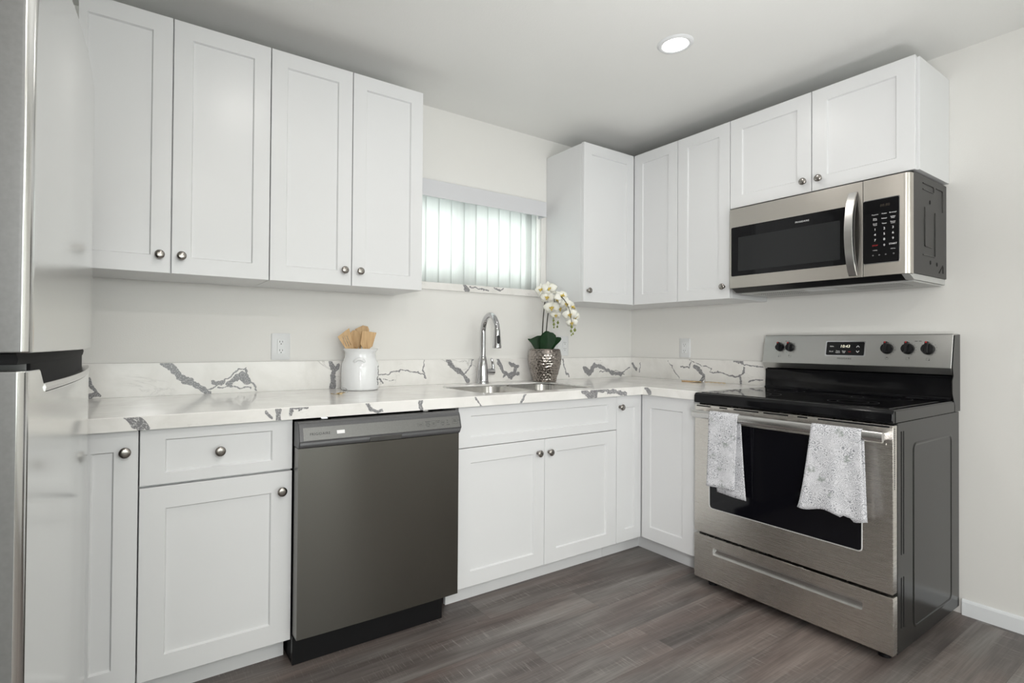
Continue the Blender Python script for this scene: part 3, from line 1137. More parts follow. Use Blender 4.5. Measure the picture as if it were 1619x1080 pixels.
FX, FY = -1.2780, -0.0760
t = thing('kitchen_faucet', 'chrome gooseneck pull-down faucet behind the sink', 'faucet', (FX, FY, CT))
bm = BM()
lathe(bm, [(0.0345, 0.0003), (0.0345, 0.006), (0.0325, 0.010), (0.0315, 0.02), (0.0270, 0.09), (0.0195, 0.142), (0.0170, 0.150)], (FX, FY, CT), 36)
part('body', bm, 'chrome', t, smooth=True, angle=50)
dirn = Vector((-0.030, -0.174, 0))
pts = [Vector((FX, FY, CT+0.148)), Vector((FX, FY, 1.12)), Vector((FX, FY, 1.186))]
for k in range(1, 15):
    a = math.pi*k/15
    pts.append(Vector((FX, FY, 1.188)) + dirn*((1-math.cos(a))/2) + Vector((0, 0, 0.088*math.sin(a))))
pts.append(Vector((FX, FY, 1.186)) + dirn*1.005)
bm = BM()
tube(bm, pts, 0.0152, 20)
part('spout', bm, 'chrome', t, smooth=True, angle=50)
hd = Vector((FX, FY, 0)) + dirn
bm = BM()
lathe(bm, [(0.0165, 1.196), (0.0172, 1.19), (0.0185, 1.16), (0.0225, 1.112), (0.0235, 1.104), (0.0225, 1.0985), (0.017, 1.0975)], (hd.x, hd.y, 0), 32)
h = part('spray_head', bm, 'chrome', t, smooth=True, angle=50)
bm = BM()
bd = Vector((-0.25, -1.0, 0)).normalized()
prof = rrect(-0.0078, 0.0078, 1.122, 1.166, 0.0075, 5)
sd = Vector((bd.y, -bd.x, 0))
for off, sc in ((0.016, 1.0), (0.0225, 1.0), (0.0238, 0.8)):
    pass
A = [[bm.verts.new(Vector((hd.x, hd.y, 0)) + bd*(off - (z-1.122)*0.085) + sd*x*sc + Vector((0, 0, 1.144+(z-1.144)*sc))) for x, z in prof] for off, sc in ((0.015, 1.0), (0.0235, 1.0), (0.0248, 0.8))]
for P_, Q_ in zip(A, A[1:]):
    for k in range(len(P_)):
        bm.faces.new((P_[k], P_[(k+1) % len(P_)], Q_[(k+1) % len(P_)], Q_[k]))
bm.faces.new(A[-1])
part('spray_button', bm, 'black_plastic', h, smooth=True, label='black spray button')
bm = BM()
tube(bm, [(FX+0.024, FY, 0.966), (FX+0.040, FY, 0.966), (FX+0.072, FY-0.002, 0.966), (FX+0.076, FY-0.002, 0.966)], [0.0165, 0.0165, 0.0185, 0.012], 20)
tube(bm, [(FX+0.064, FY-0.002, 0.972), (FX+0.070, FY-0.003, 0.990), (FX+0.063, FY-0.004, 1.020), (FX+0.055, FY-0.005, 1.037), (FX+0.053, FY-0.005, 1.040)], [0.0105, 0.0085, 0.0070, 0.0065, 0.0030], 14)
part('handle', bm, 'chrome', t, smooth=True, angle=50)

# ================================================================== VERTICAL BLIND
t = thing('vertical_blind', 'white vertical blind with a boxed valance over the sink window', 'blind', (-1.27, -0.03, 1.93))
bm = BM()
vx0, vx1, vy = -1.775, -0.818, -0.072
box(bm, vx0, vx1, vy, vy+0.006, 1.888, 1.9775)
box(bm, vx0, vx0+0.006, vy+0.006, -0.001, 1.888, 1.9775)
box(bm, vx1-0.006, vx1, vy+0.006, -0.001, 1.888, 1.9775)
part('valance', bm, 'valance', t, bevel=0.001)
part('head_rail', bx(-1.735, -0.805, 0.010, 0.052, 1.934, 1.961), 'white_plastic', t, bevel=0.002)
sl = [-1.695, -1.615, -1.535, -1.455, -1.372, -1.292, -1.211, -1.130, -1.048, -0.966, -0.885, -0.845]
for i, x in enumerate(sl):
    ang = math.radians([10, 8, 12, 10, 24, 16, 12, 15, 12, 13, 10, 4][i])
    wd = 0.089
    bm = BM()
    dx, dy = math.cos(ang), math.sin(ang)
    nx, ny = -dy, dx
    rows = []
    zb_ = 1.4535 + 0.002*math.sin(i*2.3)
    for z in (zb_, 1.60, 1.75, 1.929):
        row = []
        for k in range(7):
            s = (k/6-0.5)*wd
            cv = 0.006*(1-(2*k/6-1)**2)
            row.append(bm.verts.new((x-0.012+dx*s+nx*cv, 0.030-dy*s*0.6-abs(ny)*cv, z)))
        rows.append(row)
    for A, B in zip(rows, rows[1:]):
        for k in range(6):
            bm.faces.new((A[k], A[k+1], B[k+1], B[k]))
    o = part('slat', bm, 'slat', t, smooth=True)
    md = o.modifiers.new('solid', 'SOLIDIFY')
    md.thickness = 0.0012

# ================================================================== OUTLETS
def plate(name, label, mp, wallp, a0, a1, z0, z1, gangs, cat='outlet'):
    am, zm = (a0+a1)/2, (z0+z1)/2

    def P(a, o, z):
        return mp(a, o, z)
    t = thing(name, label, cat, P(am, 0, zm))
    bm = BM()
    prof = rrect(min(a0, a1), max(a0, a1), z0, z1, 0.006, 4)
    A = [[bm.verts.new(P(am+(a-am)*s, o, zm+(z-zm)*s)) for a, z in prof] for o, s in ((0.0005, 1.0), (0.004, 1.0), (0.006, 0.955))]
    for p_, q_ in zip(A, A[1:]):
        for k in range(len(prof)):
            bm.faces.new((p_[k], p_[(k+1) % len(prof)], q_[(k+1) % len(prof)], q_[k]))
    bm.faces.new(A[0])
    bm.faces.new(A[-1])
    part('cover_plate', bm, 'white_plastic', t, smooth=True, angle=50)
    for kind, c in gangs:
        bm = BM()
        prism(bm, rrect(c-0.0165, c+0.0165, zm-0.0335, zm+0.0335, 0.003, 3), 0.0062, 0.0092, lambda a, p, q: P(p, a, q))
        rc = part('receptacle' if kind == 'r' else 'switch', bm, 'white_plastic', t, bevel=0.0006)
        if kind == 'r':
            for s in (-1, 1):
                zc = zm+s*0.0195
                for da, hh in ((-0.0062, 0.0042), (0.0062, 0.0034)):
                    q0, q1 = P(c+da-0.0011, 0.0088, zc-hh+0.003), P(c+da+0.0011, 0.0095, zc+hh+0.003)
                    part('plug_slot', box(BM(), q0[0], q1[0], q0[1], q1[1], q0[2], q1[2]), 'slot', rc)
                bm = BM()
                prism(bm, [(c+0.0024*math.cos(k*math.pi/5), zc-0.0075+0.0024*math.sin(k*math.pi/5)) for k in range(10)], 0.0088, 0.0095, lambda a, p, q: P(p, a, q))
                part('ground_hole', bm, 'slot', rc)
        else:
            q0, q1 = P(c-0.011, 0.0092, zm-0.027), P(c+0.011, 0.0115, zm+0.027)
            part('rocker', box(BM(), q0[0], q1[0], q0[1], q1[1], q0[2], q1[2]), 'white_plastic', rc, bevel=0.0015)
    return t


plate('wall_outlet', 'white wall outlet left of the utensil jar', back, 0, -2.3825, -2.2995, 1.0415, 1.1620, [('r', -2.341)])
plate('wall_outlet', 'double-width white switch and outlet plate partly hidden behind the orchid', back, 0, -0.685, -0.567, 1.0485, 1.1720, [('s', -0.652), ('r', -0.603)], 'outlet')
plate('wall_outlet', 'white wall outlet between the corner and the range', lambda a, o, z: (WX-o, a, z), 0, -0.3889, -0.4660, 1.0440, 1.1645, [('r', -0.4275)])

# ================================================================== DISHWASHER
DX0, DX1, DYF = -2.4395, -1.8075, -0.6896
dwc = (DX0+DX1)/2
t = thing('dishwasher', 'stainless dishwasher with grey control strip under the counter', 'dishwasher', (dwc, -0.33, 0))
part('tub', bx(DX0+0.004, DX1-0.004, -0.03, -0.6300, 0.10, 0.846), 'dark_gap', t, bevel=0.002)
bm = BM()
# slightly bowed stainless door skin with returned edges
prof = []
nn_ = 14
for k in range(nn_+1):
    q = k/nn_
    prof.append((DX0+(DX1-DX0)*q, DYF+0.004*(2*q-1)**2*1.0))
prof = [(DX0, -0.632)] + prof + [(DX1, -0.632)]
prism(bm, prof, 0.1236, 0.7635, lambda a, p, q: (p, q, a))
part('door', bm, 'steel_dw', t, smooth=True, angle=35)
bm = BM()
# control panel: leaning upper face and an undercut lower lip
pr = [(-0.632, 0.7645), (-0.690, 0.7645), (-0.702, 0.786), (-0.7035, 0.789), (-0.690, 0.838), (-0.684, 0.8475), (-0.672, 0.852), (-0.632, 0.852)]
prism(bm, pr, DX0-0.001, DX1+0.003, lambda a, p, q: (a, p, q))
cp = part('control_panel', bm, 'dw_lower', t, bevel=0.004, seg=3, angle=20)
sl_n = Vector((0, -(0.838-0.789), -(0.7035-0.690))).normalized()
upv = Vector((0, 0.0135, 0.049)).normalized()


def on_dw(x, s):      # s metres up the leaning face
    return Vector((x, -0.7035, 0.789)) + upv*s


bm = BM()
for off in (0,):
    P4 = [on_dw(DX0+0.012, 0.002), on_dw(DX1-0.006, 0.002), on_dw(DX1-0.006, 0.0465), on_dw(DX0+0.012, 0.0465)]
    nvec = (P4[1]-P4[0]).cross(P4[3]-P4[0]).normalized()
    A = [bm.verts.new(p - nvec*0.001) for p in P4]
    B = [bm.verts.new(p + nvec*0.0012) for p in P4]
    for k in range(4):
        bm.faces.new((A[k], A[(k+1) % 4], B[(k+1) % 4], B[k]))
    bm.faces.new(A)
    bm.faces.new(B)
fa = part('face_plate', bm, 'dw_panel', cp, bevel=0.0008)
XR = Vector((1, 0, 0))
text('lettering', 'FRIGIDAIRE', 0.0125, 'ink', cp, on_dw(-2.3705, 0.023), XR, upv, space=1.12, lift=0.0014)
bm = BM()
P4 = [on_dw(-2.312, 0.018), on_dw(-2.284, 0.018), on_dw(-2.284, 0.030), on_dw(-2.312, 0.030)]
A = [bm.verts.new(p + nvec*0.001) for p in P4]
B = [bm.verts.new(p + nvec*0.0018) for p in P4]
for k in range(4):
    bm.faces.new((A[k], A[(k+1) % 4], B[(k+1) % 4], B[k]))
bm.faces.new(B)
part('indicator_window', bm, 'print_white', cp, label='small bright display window')
L = []
for x, s, body, sz in ((-1.988, .024, 'Cycles', .0055), (-1.955, .033, 'Heavy Wash', .0045), (-1.955, .027, 'Normal', .0045), (-1.955, .021, 'Rinse Only', .0045), (-1.955, .015, 'Sanitize', .0045),
                       (-1.930, .024, 'Heat\nDry', .0052), (-1.910, .033, 'Hi-Temp', .0045), (-1.910, .027, 'Wash', .0045), (-1.890, .026, 'Delay', .0052), (-1.890, .016, 'Start', .0045),
                       (-1.868, .032, '2hr', .0045), (-1.868, .024, '4hr', .0045), (-1.866, .016, 'Sensing', .0045), (-1.834, .028, 'Start\nCancel', .0058), (-1.816, .029, 'Lock', .0045)):
    L.append(text('legend', body, sz, 'ink_dark', cp, on_dw(x, s), XR, upv, lift=0.0014))
for x0, x1, s0, s1 in ((-2.000, -1.976, .018, .030), (-1.940, -1.920, .014, .034), (-1.898, -1.882, .020, .032), (-1.846, -1.822, .016, .038)):
    bm = BM()
    wv = 0.0005
    for a0, a1, b0, b1 in ((x0, x1, s0, s0+wv), (x0, x1, s1-wv, s1), (x0, x0+wv, s0, s1), (x1-wv, x1, s0, s1)):
        bm.faces.new([bm.verts.new(p+nvec*0.0015-ORG[cp.name]) for p in (on_dw(a0, b0), on_dw(a1, b0), on_dw(a1, b1), on_dw(a0, b1))])
    me = bpy.data.meshes.new('frame')
    bm.to_mesh(me)
    bm.free()
    me.materials.append(MAT['ink_dark'])
    o = bpy.data.objects.new('frame', me)
    L.append(o)
join_text(L, 'button_legends', cp)
# pocket latch in the lower lip
bm = BM()
lipn = Vector((0, -0.0215, 0.012)).normalized()
prism(bm, rrect(-2.190, -2.066, 0.7665, 0.7845, 0.002, 2), 0, 1, lambda a, p, q: (p, -0.6915-(q-0.7645)*0.558+0.004-a*0.0065, q))
part('latch_pocket', bm, 'dw_panel', cp, bevel=0.001)
part('kick_plate', bx(DX0+0.006, DX1-0.03, -0.612, -0.596, 0.002, 0.118), 'black_plastic', t)
part('hinge_base', bx(DX0+0.006, DX1-0.03, -0.595, -0.05, 0.004, 0.098), 'dark_gap', t)
for x in (-2.33, -1.92):
    bm = BM()
    box(bm, x-0.012, x+0.012, -0.655, -0.610, 0.8475, 0.8520)
    box(bm, x-0.012, x+0.012, -0.6135, -0.610, 0.8515, CT-CTH-0.0005)
    bmesh.ops.remove_doubles(bm, verts=bm.verts[:], dist=1e-4)
    part('mounting_bracket', bm, 'chrome', t)

# ================================================================== RANGE
RY0, RY1 = -0.9745, -1.7460
RF = -0.6763
rc_ = (RY0+RY1)/2
t = thing('electric_range', 'freestanding stainless electric range with black glass cooktop', 'stove', (-0.33, rc_, 0))
part('body', bx(-0.640, WX-0.018, RY0, RY1, 0.035, 0.852), 'charcoal', t, bevel=0.003)
# pressed side panel relief, right side
bm = BM()
ys = RY1
prof = rrect(-0.495, -0.075, 0.085, 0.770, 0.03, 6)
A = [[bm.verts.new((x, ys-o, z)) for x, z in pr_] for o, pr_ in ((0.0, prof), (0.0022, rrect(-0.492, -0.078, 0.088, 0.767, 0.028, 6)), (0.0022, rrect(-0.486, -0.084, 0.094, 0.761, 0.024, 6)), (0.0002, rrect(-0.482, -0.088, 0.098, 0.757, 0.022, 6)))]
for p_, q_ in zip(A, A[1:]):
    for k in range(len(prof)):
        bm.faces.new((p_[k], p_[(k+1) % len(prof)], q_[(k+1) % len(prof)], q_[k]))
part('side_relief', bm, 'charcoal', t, smooth=True)
for x in (-0.605, -0.585):
    for z0, z1 in ((0.12, 0.30), (0.38, 0.82)):
        bm = BM()
        prism(bm, rrect(x-0.0035, x+0.0035, z0, z1, 0.003, 3), ys-0.0006, ys+0.002, lambda a, p, q: (p, a, q))
        part('side_slot', bm, 'dark_gap', t)
# cooktop
bm = BM()
pr = [(0.0, 0.853), (RF-0.004, 0.853), (RF-0.007, 0.860), (RF-0.006, 0.888), (RF+0.004, 0.8985), (RF+0.016, 0.9000), (0.0-0.06, 0.9000), (0.0, 0.9000)]
prism(bm, pr, RY0+0.0005, RY1-0.001, lambda a, p, q: (p, a, q))
ck = part('cooktop', bm, 'black_enamel', t, bevel=0.004, seg=3, angle=25)
part('glass_surface', bx(RF+0.022, -0.085, RY0-0.020, RY1+0.020, 0.8995, 0.9025), 'black_glass', ck, bevel=0.0015)
for cxx, cyy, rr in ((-0.50, -1.165, .105), (-0.50, -1.555, .085), (-0.225, -1.165, .080), (-0.225, -1.555, .105)):
    for r0 in (rr, rr*0.62):
        bm = BM()
        n = 48
        va = [[bm.verts.new((cxx+q*math.cos(2*math.pi*k/n), cyy+q*math.sin(2*math.pi*k/n), 0.90265)) for k in range(n)] for q in (r0, r0-0.0015)]
        for k in range(n):
            bm.faces.new((va[0][k], va[0][(k+1) % n], va[1][(k+1) % n], va[1][k]))
        part('burner_ring', bm, 'ink_faint', ck, label='printed burner circle')
part('cooktop_side', bx(RF+0.012, -0.02, RY1-0.0005, RY1-0.0030, 0.8545, 0.8955), 'charcoal', ck, bevel=0.001)
# backguard: black riser, then leaning stainless control panel
bm = BM()
bgx = WX-0.018
pr = [(bgx, 0.8995), (-0.072, 0.8995), (-0.060, 0.912), (-0.055, 0.985), (-0.058, 1.000), (-0.040, 1.004), (-0.040, 1.165), (bgx, 1.165)]
prism(bm, pr, RY0-0.003, RY1+0.003, lambda a, p, q: (p, a, q))
bg = part('backguard', bm, 'black_enamel', t, bevel=0.003)
bm = BM()
pr = [(bgx+0.001, 1.1785), (-0.047, 1.1785), (-0.0520, 1.1755), (-0.0800, 1.0380), (-0.0800, 1.0340), (-0.0640, 1.0065), (-0.0600, 1.0065), (-0.0420, 1.1650), (bgx+0.001, 1.1650)]
prism(bm, pr, RY0, RY1, lambda a, p, q: (p, a, q))
cp = part('control_panel', bm, 'steel_panel', t, bevel=0.0025, seg=3, angle=20)
bm = BM()
pr = [(bgx, 0.8540), (-0.050, 0.8540), (-0.050, 0.880), (-0.080, 0.930), (-0.080, 0.985), (-0.066, 1.003), (-0.078, 1.036), (-0.0505, 1.172), (bgx, 1.176)]
prism(bm, pr, RY1-0.0005, RY1-0.0040, lambda a, p, q: (p, a, q))
part('end_cap', bm, 'charcoal', bg, bevel=0.001)
cpu = Vector((0.0280, 0, 0.1375)).normalized()
cpr = Vector((0, -1, 0))
cpn = cpr.cross(cpu).normalized()


def on_cp(y, z):
    k = (z-1.0380)/0.1375
    return Vector((-0.0800+0.0280*k, y, z))


def panel_block(bm, y0, y1, z0, z1, d0, d1, rad=0.004):
    prof = rrect(min(y0, y1), max(y0, y1), z0, z1, rad, 4)
    A = [bm.verts.new(on_cp(y, z)+cpn*d0) for y, z in prof]
    B = [bm.verts.new(on_cp(y, z)+cpn*d1) for y, z in prof]
    n = len(prof)
    for k in range(n):
        bm.faces.new((A[k], A[(k+1) % n], B[(k+1) % n], B[k]))
    bm.faces.new(A)
    bm.faces.new(B)
    return bm


dy0, dy1, dz0, dz1 = -1.2770, -1.4345, 1.0800, 1.1430
part('display_bezel', panel_block(BM(), dy0+0.0045, dy1-0.0045, dz0-0.0045, dz1+0.0045, -0.001, 0.0008, 0.007), 'chrome', cp)
dp = part('display', panel_block(BM(), dy0, dy1, dz0, dz1, -0.001, 0.0018, 0.005), 'black_glass', cp, label='black clock display')


def dtext(body, fy, fz, sz, mat='print_white', nm='legend', **kw):
    return text(nm, body, sz, mat, cp, on_cp(dy0+(dy1-dy0)*fy, dz0+(dz1-dz0)*fz), cpr, cpu, lift=0.0021, **kw)


dtext('10:43', 0.50, 0.66, 0.019, 'display', 'clock_digits', shear=0.12)
join_text([dtext('Bake', .15, .66, .0085), dtext('Broil', .14, .27, .0085), dtext('Time\nSelect', .32, .25, .0080), dtext('Start\nOff', .48, .25, .0080),
           dtext('OFF', .63, .26, .0065, 'print_red')], 'button_legends', cp)
for fz, s in ((.66, 1), (.28, -1)):
    bm = BM()
    c = on_cp(dy0+(dy1-dy0)*.84, dz0+(dz1-dz0)*fz)+cpn*0.0021
    for sg in (-1, 1):
        a, b_ = c+cpu*0.004*s, c-cpu*0.004*s+cpr*0.006*sg
        dl = (b_-a).normalized().cross(cpn)*0.0011
        bm.faces.new([bm.verts.new(p) for p in (a-dl, a+dl, b_+dl, b_-dl)])
    bmesh.ops.remove_doubles(bm, verts=bm.verts[:], dist=0.0012)
    part('arrow_key', bm, 'print_white', cp)
text('lettering', 'FRIGIDAIRE', 0.0105, 'ink', cp, on_cp(-1.3560, 1.0640), cpr, cpu, space=1.12)
# knobs
KN = [(-1.0587, 1.1130), (-1.1090, 1.1130), (-1.5224, 1.1130), (-1.5975, 1.1130), (-1.6670, 1.1130)]


def range_knob(i, y, z):
    c = on_cp(y, z)
    R = 0.0195 if i < 2 else 0.0225
    bm = BM()
    n = 28
    rings = []
    for rr, h in ((R*1.06, 0.0008), (R*1.06, 0.004), (R, 0.007), (R*0.97, 0.016), (R*0.90, 0.0185)):
        rings.append([bm.verts.new(c + cpr*rr*math.cos(2*math.pi*k/n) + cpu*rr*math.sin(2*math.pi*k/n) + cpn*h) for k in range(n)])
    for A, B in zip(rings, rings[1:]):
        for k in range(n):
            bm.faces.new((A[k], A[(k+1) % n], B[(k+1) % n], B[k]))
    bm.faces.new(rings[0])
    bm.faces.new(rings[-1])
    kb = part('control_knob', bm, 'black_plastic', cp, smooth=True, angle=40)
    bm = BM()
    gw, gh = 0.0068, R*1.30
    prof = rrect(-gw, gw, -R*0.95, gh, 0.004, 4)
    A = [[bm.verts.new(c + cpr*(x*s+0) + cpu*(zz*s2) + cpn*h) for x, zz in prof] for h, s, s2 in ((0.006, 1.0, 1.0), (0.030, 0.9, 0.97), (0.032, 0.7, 0.93))]
    for P_, Q_ in zip(A, A[1:]):
        for k in range(len(prof)):
            bm.faces.new((P_[k], P_[(k+1) % len(prof)], Q_[(k+1) % len(prof)], Q_[k]))
    bm.faces.new(A[0])
    bm.faces.new(A[-1])
    part('grip', bm, 'black_plastic', kb, smooth=True, angle=40)
    bm = BM()
    q = c + cpu*(gh-0.005) + cpn*0.0322
    pts_ = rrect(-0.003, 0.003, -0.0035, 0.0035, 0.001, 2)
    bm.faces.new([bm.verts.new(q+cpr*x+cpu*zz) for x, zz in pts_])
    part('pointer_mark', bm, 'print_red', kb, label='red pointer mark')


for i, (y, z) in enumerate(KN):
    range_knob(i, y, z)
for i, (y, z) in enumerate(KN):
    bm = BM()
    R = 0.029
    for k in range(9):
        a = math.radians(200+k*35) if i < 2 else math.radians(-60+k*25)
        c = on_cp(y, z)+cpr*R*math.cos(a)+cpu*R*math.sin(a)+cpn*0.0004
        d1, d2 = cpr*0.0014, cpu*0.0007
        bm.faces.new([bm.verts.new(p) for p in (c-d1-d2, c+d1-d2, c+d1+d2, c-d1+d2)])
    # little burner-position square below each knob
    c = on_cp(y-0.001, z-0.043)+cpn*0.0004
    s1, s2, wv = 0.0058, 0.0048, 0.0006
    for a0, a1, b0, b1 in ((-s1, s1, -s2, -s2+wv), (-s1, s1, s2-wv, s2), (-s1, -s1+wv, -s2, s2), (s1-wv, s1, -s2, s2)):
        bm.faces.new([bm.verts.new(c+cpr*p+cpu*q) for p, q in ((a0, b0), (a1, b0), (a1, b1), (a0, b1))])
    px, pz = [(-1, -1), (-1, 1), (0, 1), (1, 1), (1, -1)][i]
    c2 = c+cpr*px*(s1-0.001)+cpu*pz*(s2-0.001)
    bm.faces.new([bm.verts.new(c2+cpr*p+cpu*q) for p, q in ((-.0018, -.0018), (.0018, -.0018), (.0018, .0018), (-.0018, .0018))])
    if i in (0, 3):
        c = on_cp(y-0.032, z+0.034)+cpn*0.0004
        for p0 in (-0.010, 0.004):
            bm.faces.new([bm.verts.new(c+cpr*(p0+p)+cpu*q) for p, q in ((0, -.001), (.010, -.001), (.010, .001), (0, .001))])
    part('dial_markings', bm, 'ink', cp)

# oven door
od_z0, od_z1 = 0.2535, 0.8455
wy0, wy1, wz0, wz1 = -1.0522, -1.6503, 0.3770, 0.7770
bm = BM()
prof_o = rrect(RY1+0.001, RY0-0.001, od_z0, od_z1, 0.003, 2)
prof_i = rrect(wy1, wy0, wz0, wz1, 0.012, 2)
n = len(prof_o)
fr = [bm.verts.new((RF, y, z)) for y, z in prof_o]
fi = [bm.verts.new((RF, y, z)) for y, z in prof_i]
gi = [bm.verts.new((RF+0.006, y, z)) for y, z in prof_i]
bk = [bm.verts.new((-0.641, y, z)) for y, z in prof_o]
for k in range(n):
    j = (k+1) % n
    bm.faces.new((fr[k], fr[j], fi[j], fi[k]))
    bm.faces.new((fi[k], fi[j], gi[j], gi[k]))
    bm.faces.new((fr[k], fr[j], bk[j], bk[k]))
bm.faces.new(bk)
dr = part('oven_door', bm, 'steel_range', t, smooth=True, angle=30, bevel=0.0015)
bm = BM()
prism(bm, rrect(wy1, wy0, wz0, wz1, 0.012, 4), RF+0.0045, RF+0.0012, lambda a, p, q: (a, p, q))
part('oven_window', bm, 'oven_glass', dr, label='black oven window')
bm = BM()
po, pi_ = rrect(wy1-0.0035, wy0+0.0035, wz0-0.0035, wz1+0.0035, 0.014, 4), rrect(wy1, wy0, wz0, wz1, 0.012, 4)
A = [bm.verts.new((RF-0.0006, y, z)) for y, z in po]
B = [bm.verts.new((RF-0.0012, y, z)) for y, z in pi_]
C = [bm.verts.new((RF+0.004, y, z)) for y, z in pi_]
D = [bm.verts.new((RF+0.001, y, z)) for y, z in po]
for k in range(len(po)):
    j = (k+1) % len(po)
    bm.faces.new((A[k], A[j], B[j], B[k]))
    bm.faces.new((B[k], B[j], C[j], C[k]))
    bm.faces.new((A[k], A[j], D[j], D[k]))
part('window_trim', bm, 'bright_trim', dr)
# vent slots along the top of the door
for y0, y1, z in ((-0.985, -1.055, .8395), (-1.098, -1.135, .8395), (-1.165, -1.275, .8395), (-1.295, -1.395, .8395), (-1.430, -1.468, .8395), (-1.505, -1.735, .8395),
                  (-0.998, -1.015, .7855), (-1.235, -1.33, .7855), (-1.345, -1.44, .7855), (-1.645, -1.700, .7855)):
    bm = BM()
    prism(bm, rrect(y1, y0, z-0.0028, z+0.0028, 0.0022, 3), RF-0.0008, RF+0.003, lambda a, p, q: (a, p, q))
    part('vent_slot', bm, 'dark_gap', dr)
part('lower_rail', bx(RF-0.0030, RF+0.001, RY0-0.02, RY1+0.02, 0.7725, 0.7815), 'steel_range', dr, bevel=0.0012)
# wide flattened handle bar with end posts
bm = BM()
hx, hz = RF-0.052, 0.8075
prof = []
for k in range(24):
    a = 2*math.pi*k/24
    prof.append((0.0105*math.cos(a), 0.0185*math.copysign(abs(math.sin(a))**0.8, math.sin(a))))
prism(bm, [(hx+p, hz+q) for p, q in prof], RY0-0.024, RY1+0.013, lambda a, p, q: (p, a, q))
hn = part('door_handle', bm, 'handle_steel', dr, smooth=True, angle=50, label='stainless bar handle')
for y in (RY0-0.036, RY1+0.025):
    bm = BM()
    prism(bm, rrect(y-0.011, y+0.011, hz-0.015, hz+0.015, 0.006, 4), RF+0.0005, hx+0.006, lambda a, p, q: (a, p, q))
    part('handle_post', bm, 'handle_steel', hn, smooth=True, angle=40)
# perforated edge strip on the right edge of the door
bm = bx(RF+0.011, RF+0.016, RY1+0.0005, RY1+0.0006, 0.62, 0.838)
part('edge_perforation', bm, 'perforated', dr)
# storage drawer with its long recessed grip
gy0, gy1, gz0, gz1 = -1.068, -1.6535, 0.1640, 0.1975
bm = BM()
prof_o = rrect(RY1, RY0, 0.040, 0.2425, 0.003, 2)
prof_i = rrect(gy1, gy0, gz0, gz1, 0.006, 2)
n = len(prof_o)
fr = [bm.verts.new((RF, y, z)) for y, z in prof_o]
fi = [bm.verts.new((RF, y, z)) for y, z in prof_i]
bk = [bm.verts.new((-0.641, y, z)) for y, z in prof_o]
for k in range(n):
    j = (k+1) % n
    bm.faces.new((fr[k], fr[j], fi[j], fi[k]))
    bm.faces.new((fr[k], fr[j], bk[j], bk[k]))
bm.faces.new(bk)
dw_ = part('storage_drawer', bm, 'steel_range', t, smooth=True, angle=30, bevel=0.0015)
bm = BM()
gi = [bm.verts.new((RF, y, z)) for y, z in prof_i]
g2 = [bm.verts.new((RF+0.022, y, z+0.006 if z < (gz0+gz1)/2 else z-0.001)) for y, z in rrect(gy1+0.004, gy0-0.004, gz0+0.012, gz1-0.001, 0.004, 2)]
for k in range(n):
    j = (k+1) % n
    bm.faces.new((gi[k], gi[j], g2[j], g2[k]))
bm.faces.new(g2)
part('grip_recess', bm, 'handle_steel', dw_, smooth=True, angle=30)
for x in (-0.605, -0.07):
    for y in (RY0-0.05, RY1+0.05):
        bm = BM()
        lathe(bm, [(0.020, 0.0005), (0.020, 0.012), (0.010, 0.014), (0.010, 0.036)], (x, y, 0), 16)
        part('foot', bm, 'black_plastic', t, smooth=True, angle=40)

# ================================================================== MICROWAVE
MF, MZ0, MZ1 = -0.3744, 1.4105, 1.8085
MY0, MY1, MYS = VC-0.0235, VE+0.001, -1.5425
t = thing('microwave', 'stainless over-the-range microwave mounted above the stove', 'microwave', (-0.17, (MY0+MY1)/2, MZ0))
cs = part('case', bx(-0.340, WX-0.002, MY0+0.004, MY1-0.0005, MZ0+0.004, MZ1+0.008), 'mw_case', t, bevel=0.002)
# pressed ribs and holes on the side of the case
def rib(pts_, rad=0.0024):
    bm = BM()
    tube(bm, [(x, MY1-0.0007, z) for x, z in pts_], rad, 8)
    part('side_rib', bm, 'charcoal', cs, smooth=True)


rib([(-0.225, 1.690), (-0.225, 1.535), (-0.221, 1.531), (-0.150, 1.530)])
rib([(-0.110, 1.680), (-0.110, 1.500), (-0.114, 1.496), (-0.245, 1.495)])
rib([(-0.245, 1.785), (-0.130, 1.785), (-0.125, 1.780), (-0.125, 1.762), (-0.130, 1.760), (-0.245, 1.760)])
rib([(-0.095, 1.785), (-0.025, 1.785), (-0.020, 1.780), (-0.020, 1.695)])
rib([(-0.060, 1.435), (-0.017, 1.468), (-0.015, 1.465), (-0.015, 1.435)])
for x, z in ((-0.165, 1.7175), (-0.160, 1.470), (-0.085, 1.468)):
    bm = BM()
    prism(bm, [(x+0.0075*math.cos(k*math.pi/8), z+0.0085*math.sin(k*math.pi/8)) for k in range(16)], MY1-0.0012, MY1+0.001, lambda a, p, q: (p, a, q))
    part('screw_hole', bm, 'dark_gap', cs)


def mw_front(y0, y1, name, round_right=False):
    bm = BM()
    if round_right:
        R = 0.022
        prof = [(y0, -0.3395), (y0, MF)]
        for k in range(9):
            a = math.radians(90*k/8)
            prof.append((y1+R-R*math.sin(a), MF+R-R*math.cos(a)))
        prof += [(y1, -0.3395)]
    else:
        prof = [(y0, -0.3395), (y0, MF+0.004), (y0-0.004, MF), (y1, MF), (y1, -0.3395)]
    prism(bm, prof, MZ0, MZ1, lambda a, p, q: (q, p, a))
    return part(name, bm, 'steel_mw', t, smooth=True, angle=30, bevel=0.001)


md_ = mw_front(MY0, MYS+0.001, 'door')
ctl = mw_front(MYS-0.001, MY1, 'control_column', True)


def mw_block(y0, y1, z0, z1, o0, o1, rad=0.006):
    bm = BM()
    prism(bm, rrect(min(y0, y1), max(y0, y1), z0, z1, rad, 4), MF-o0, MF-o1, lambda a, p, q: (a, p, q))
    return bm


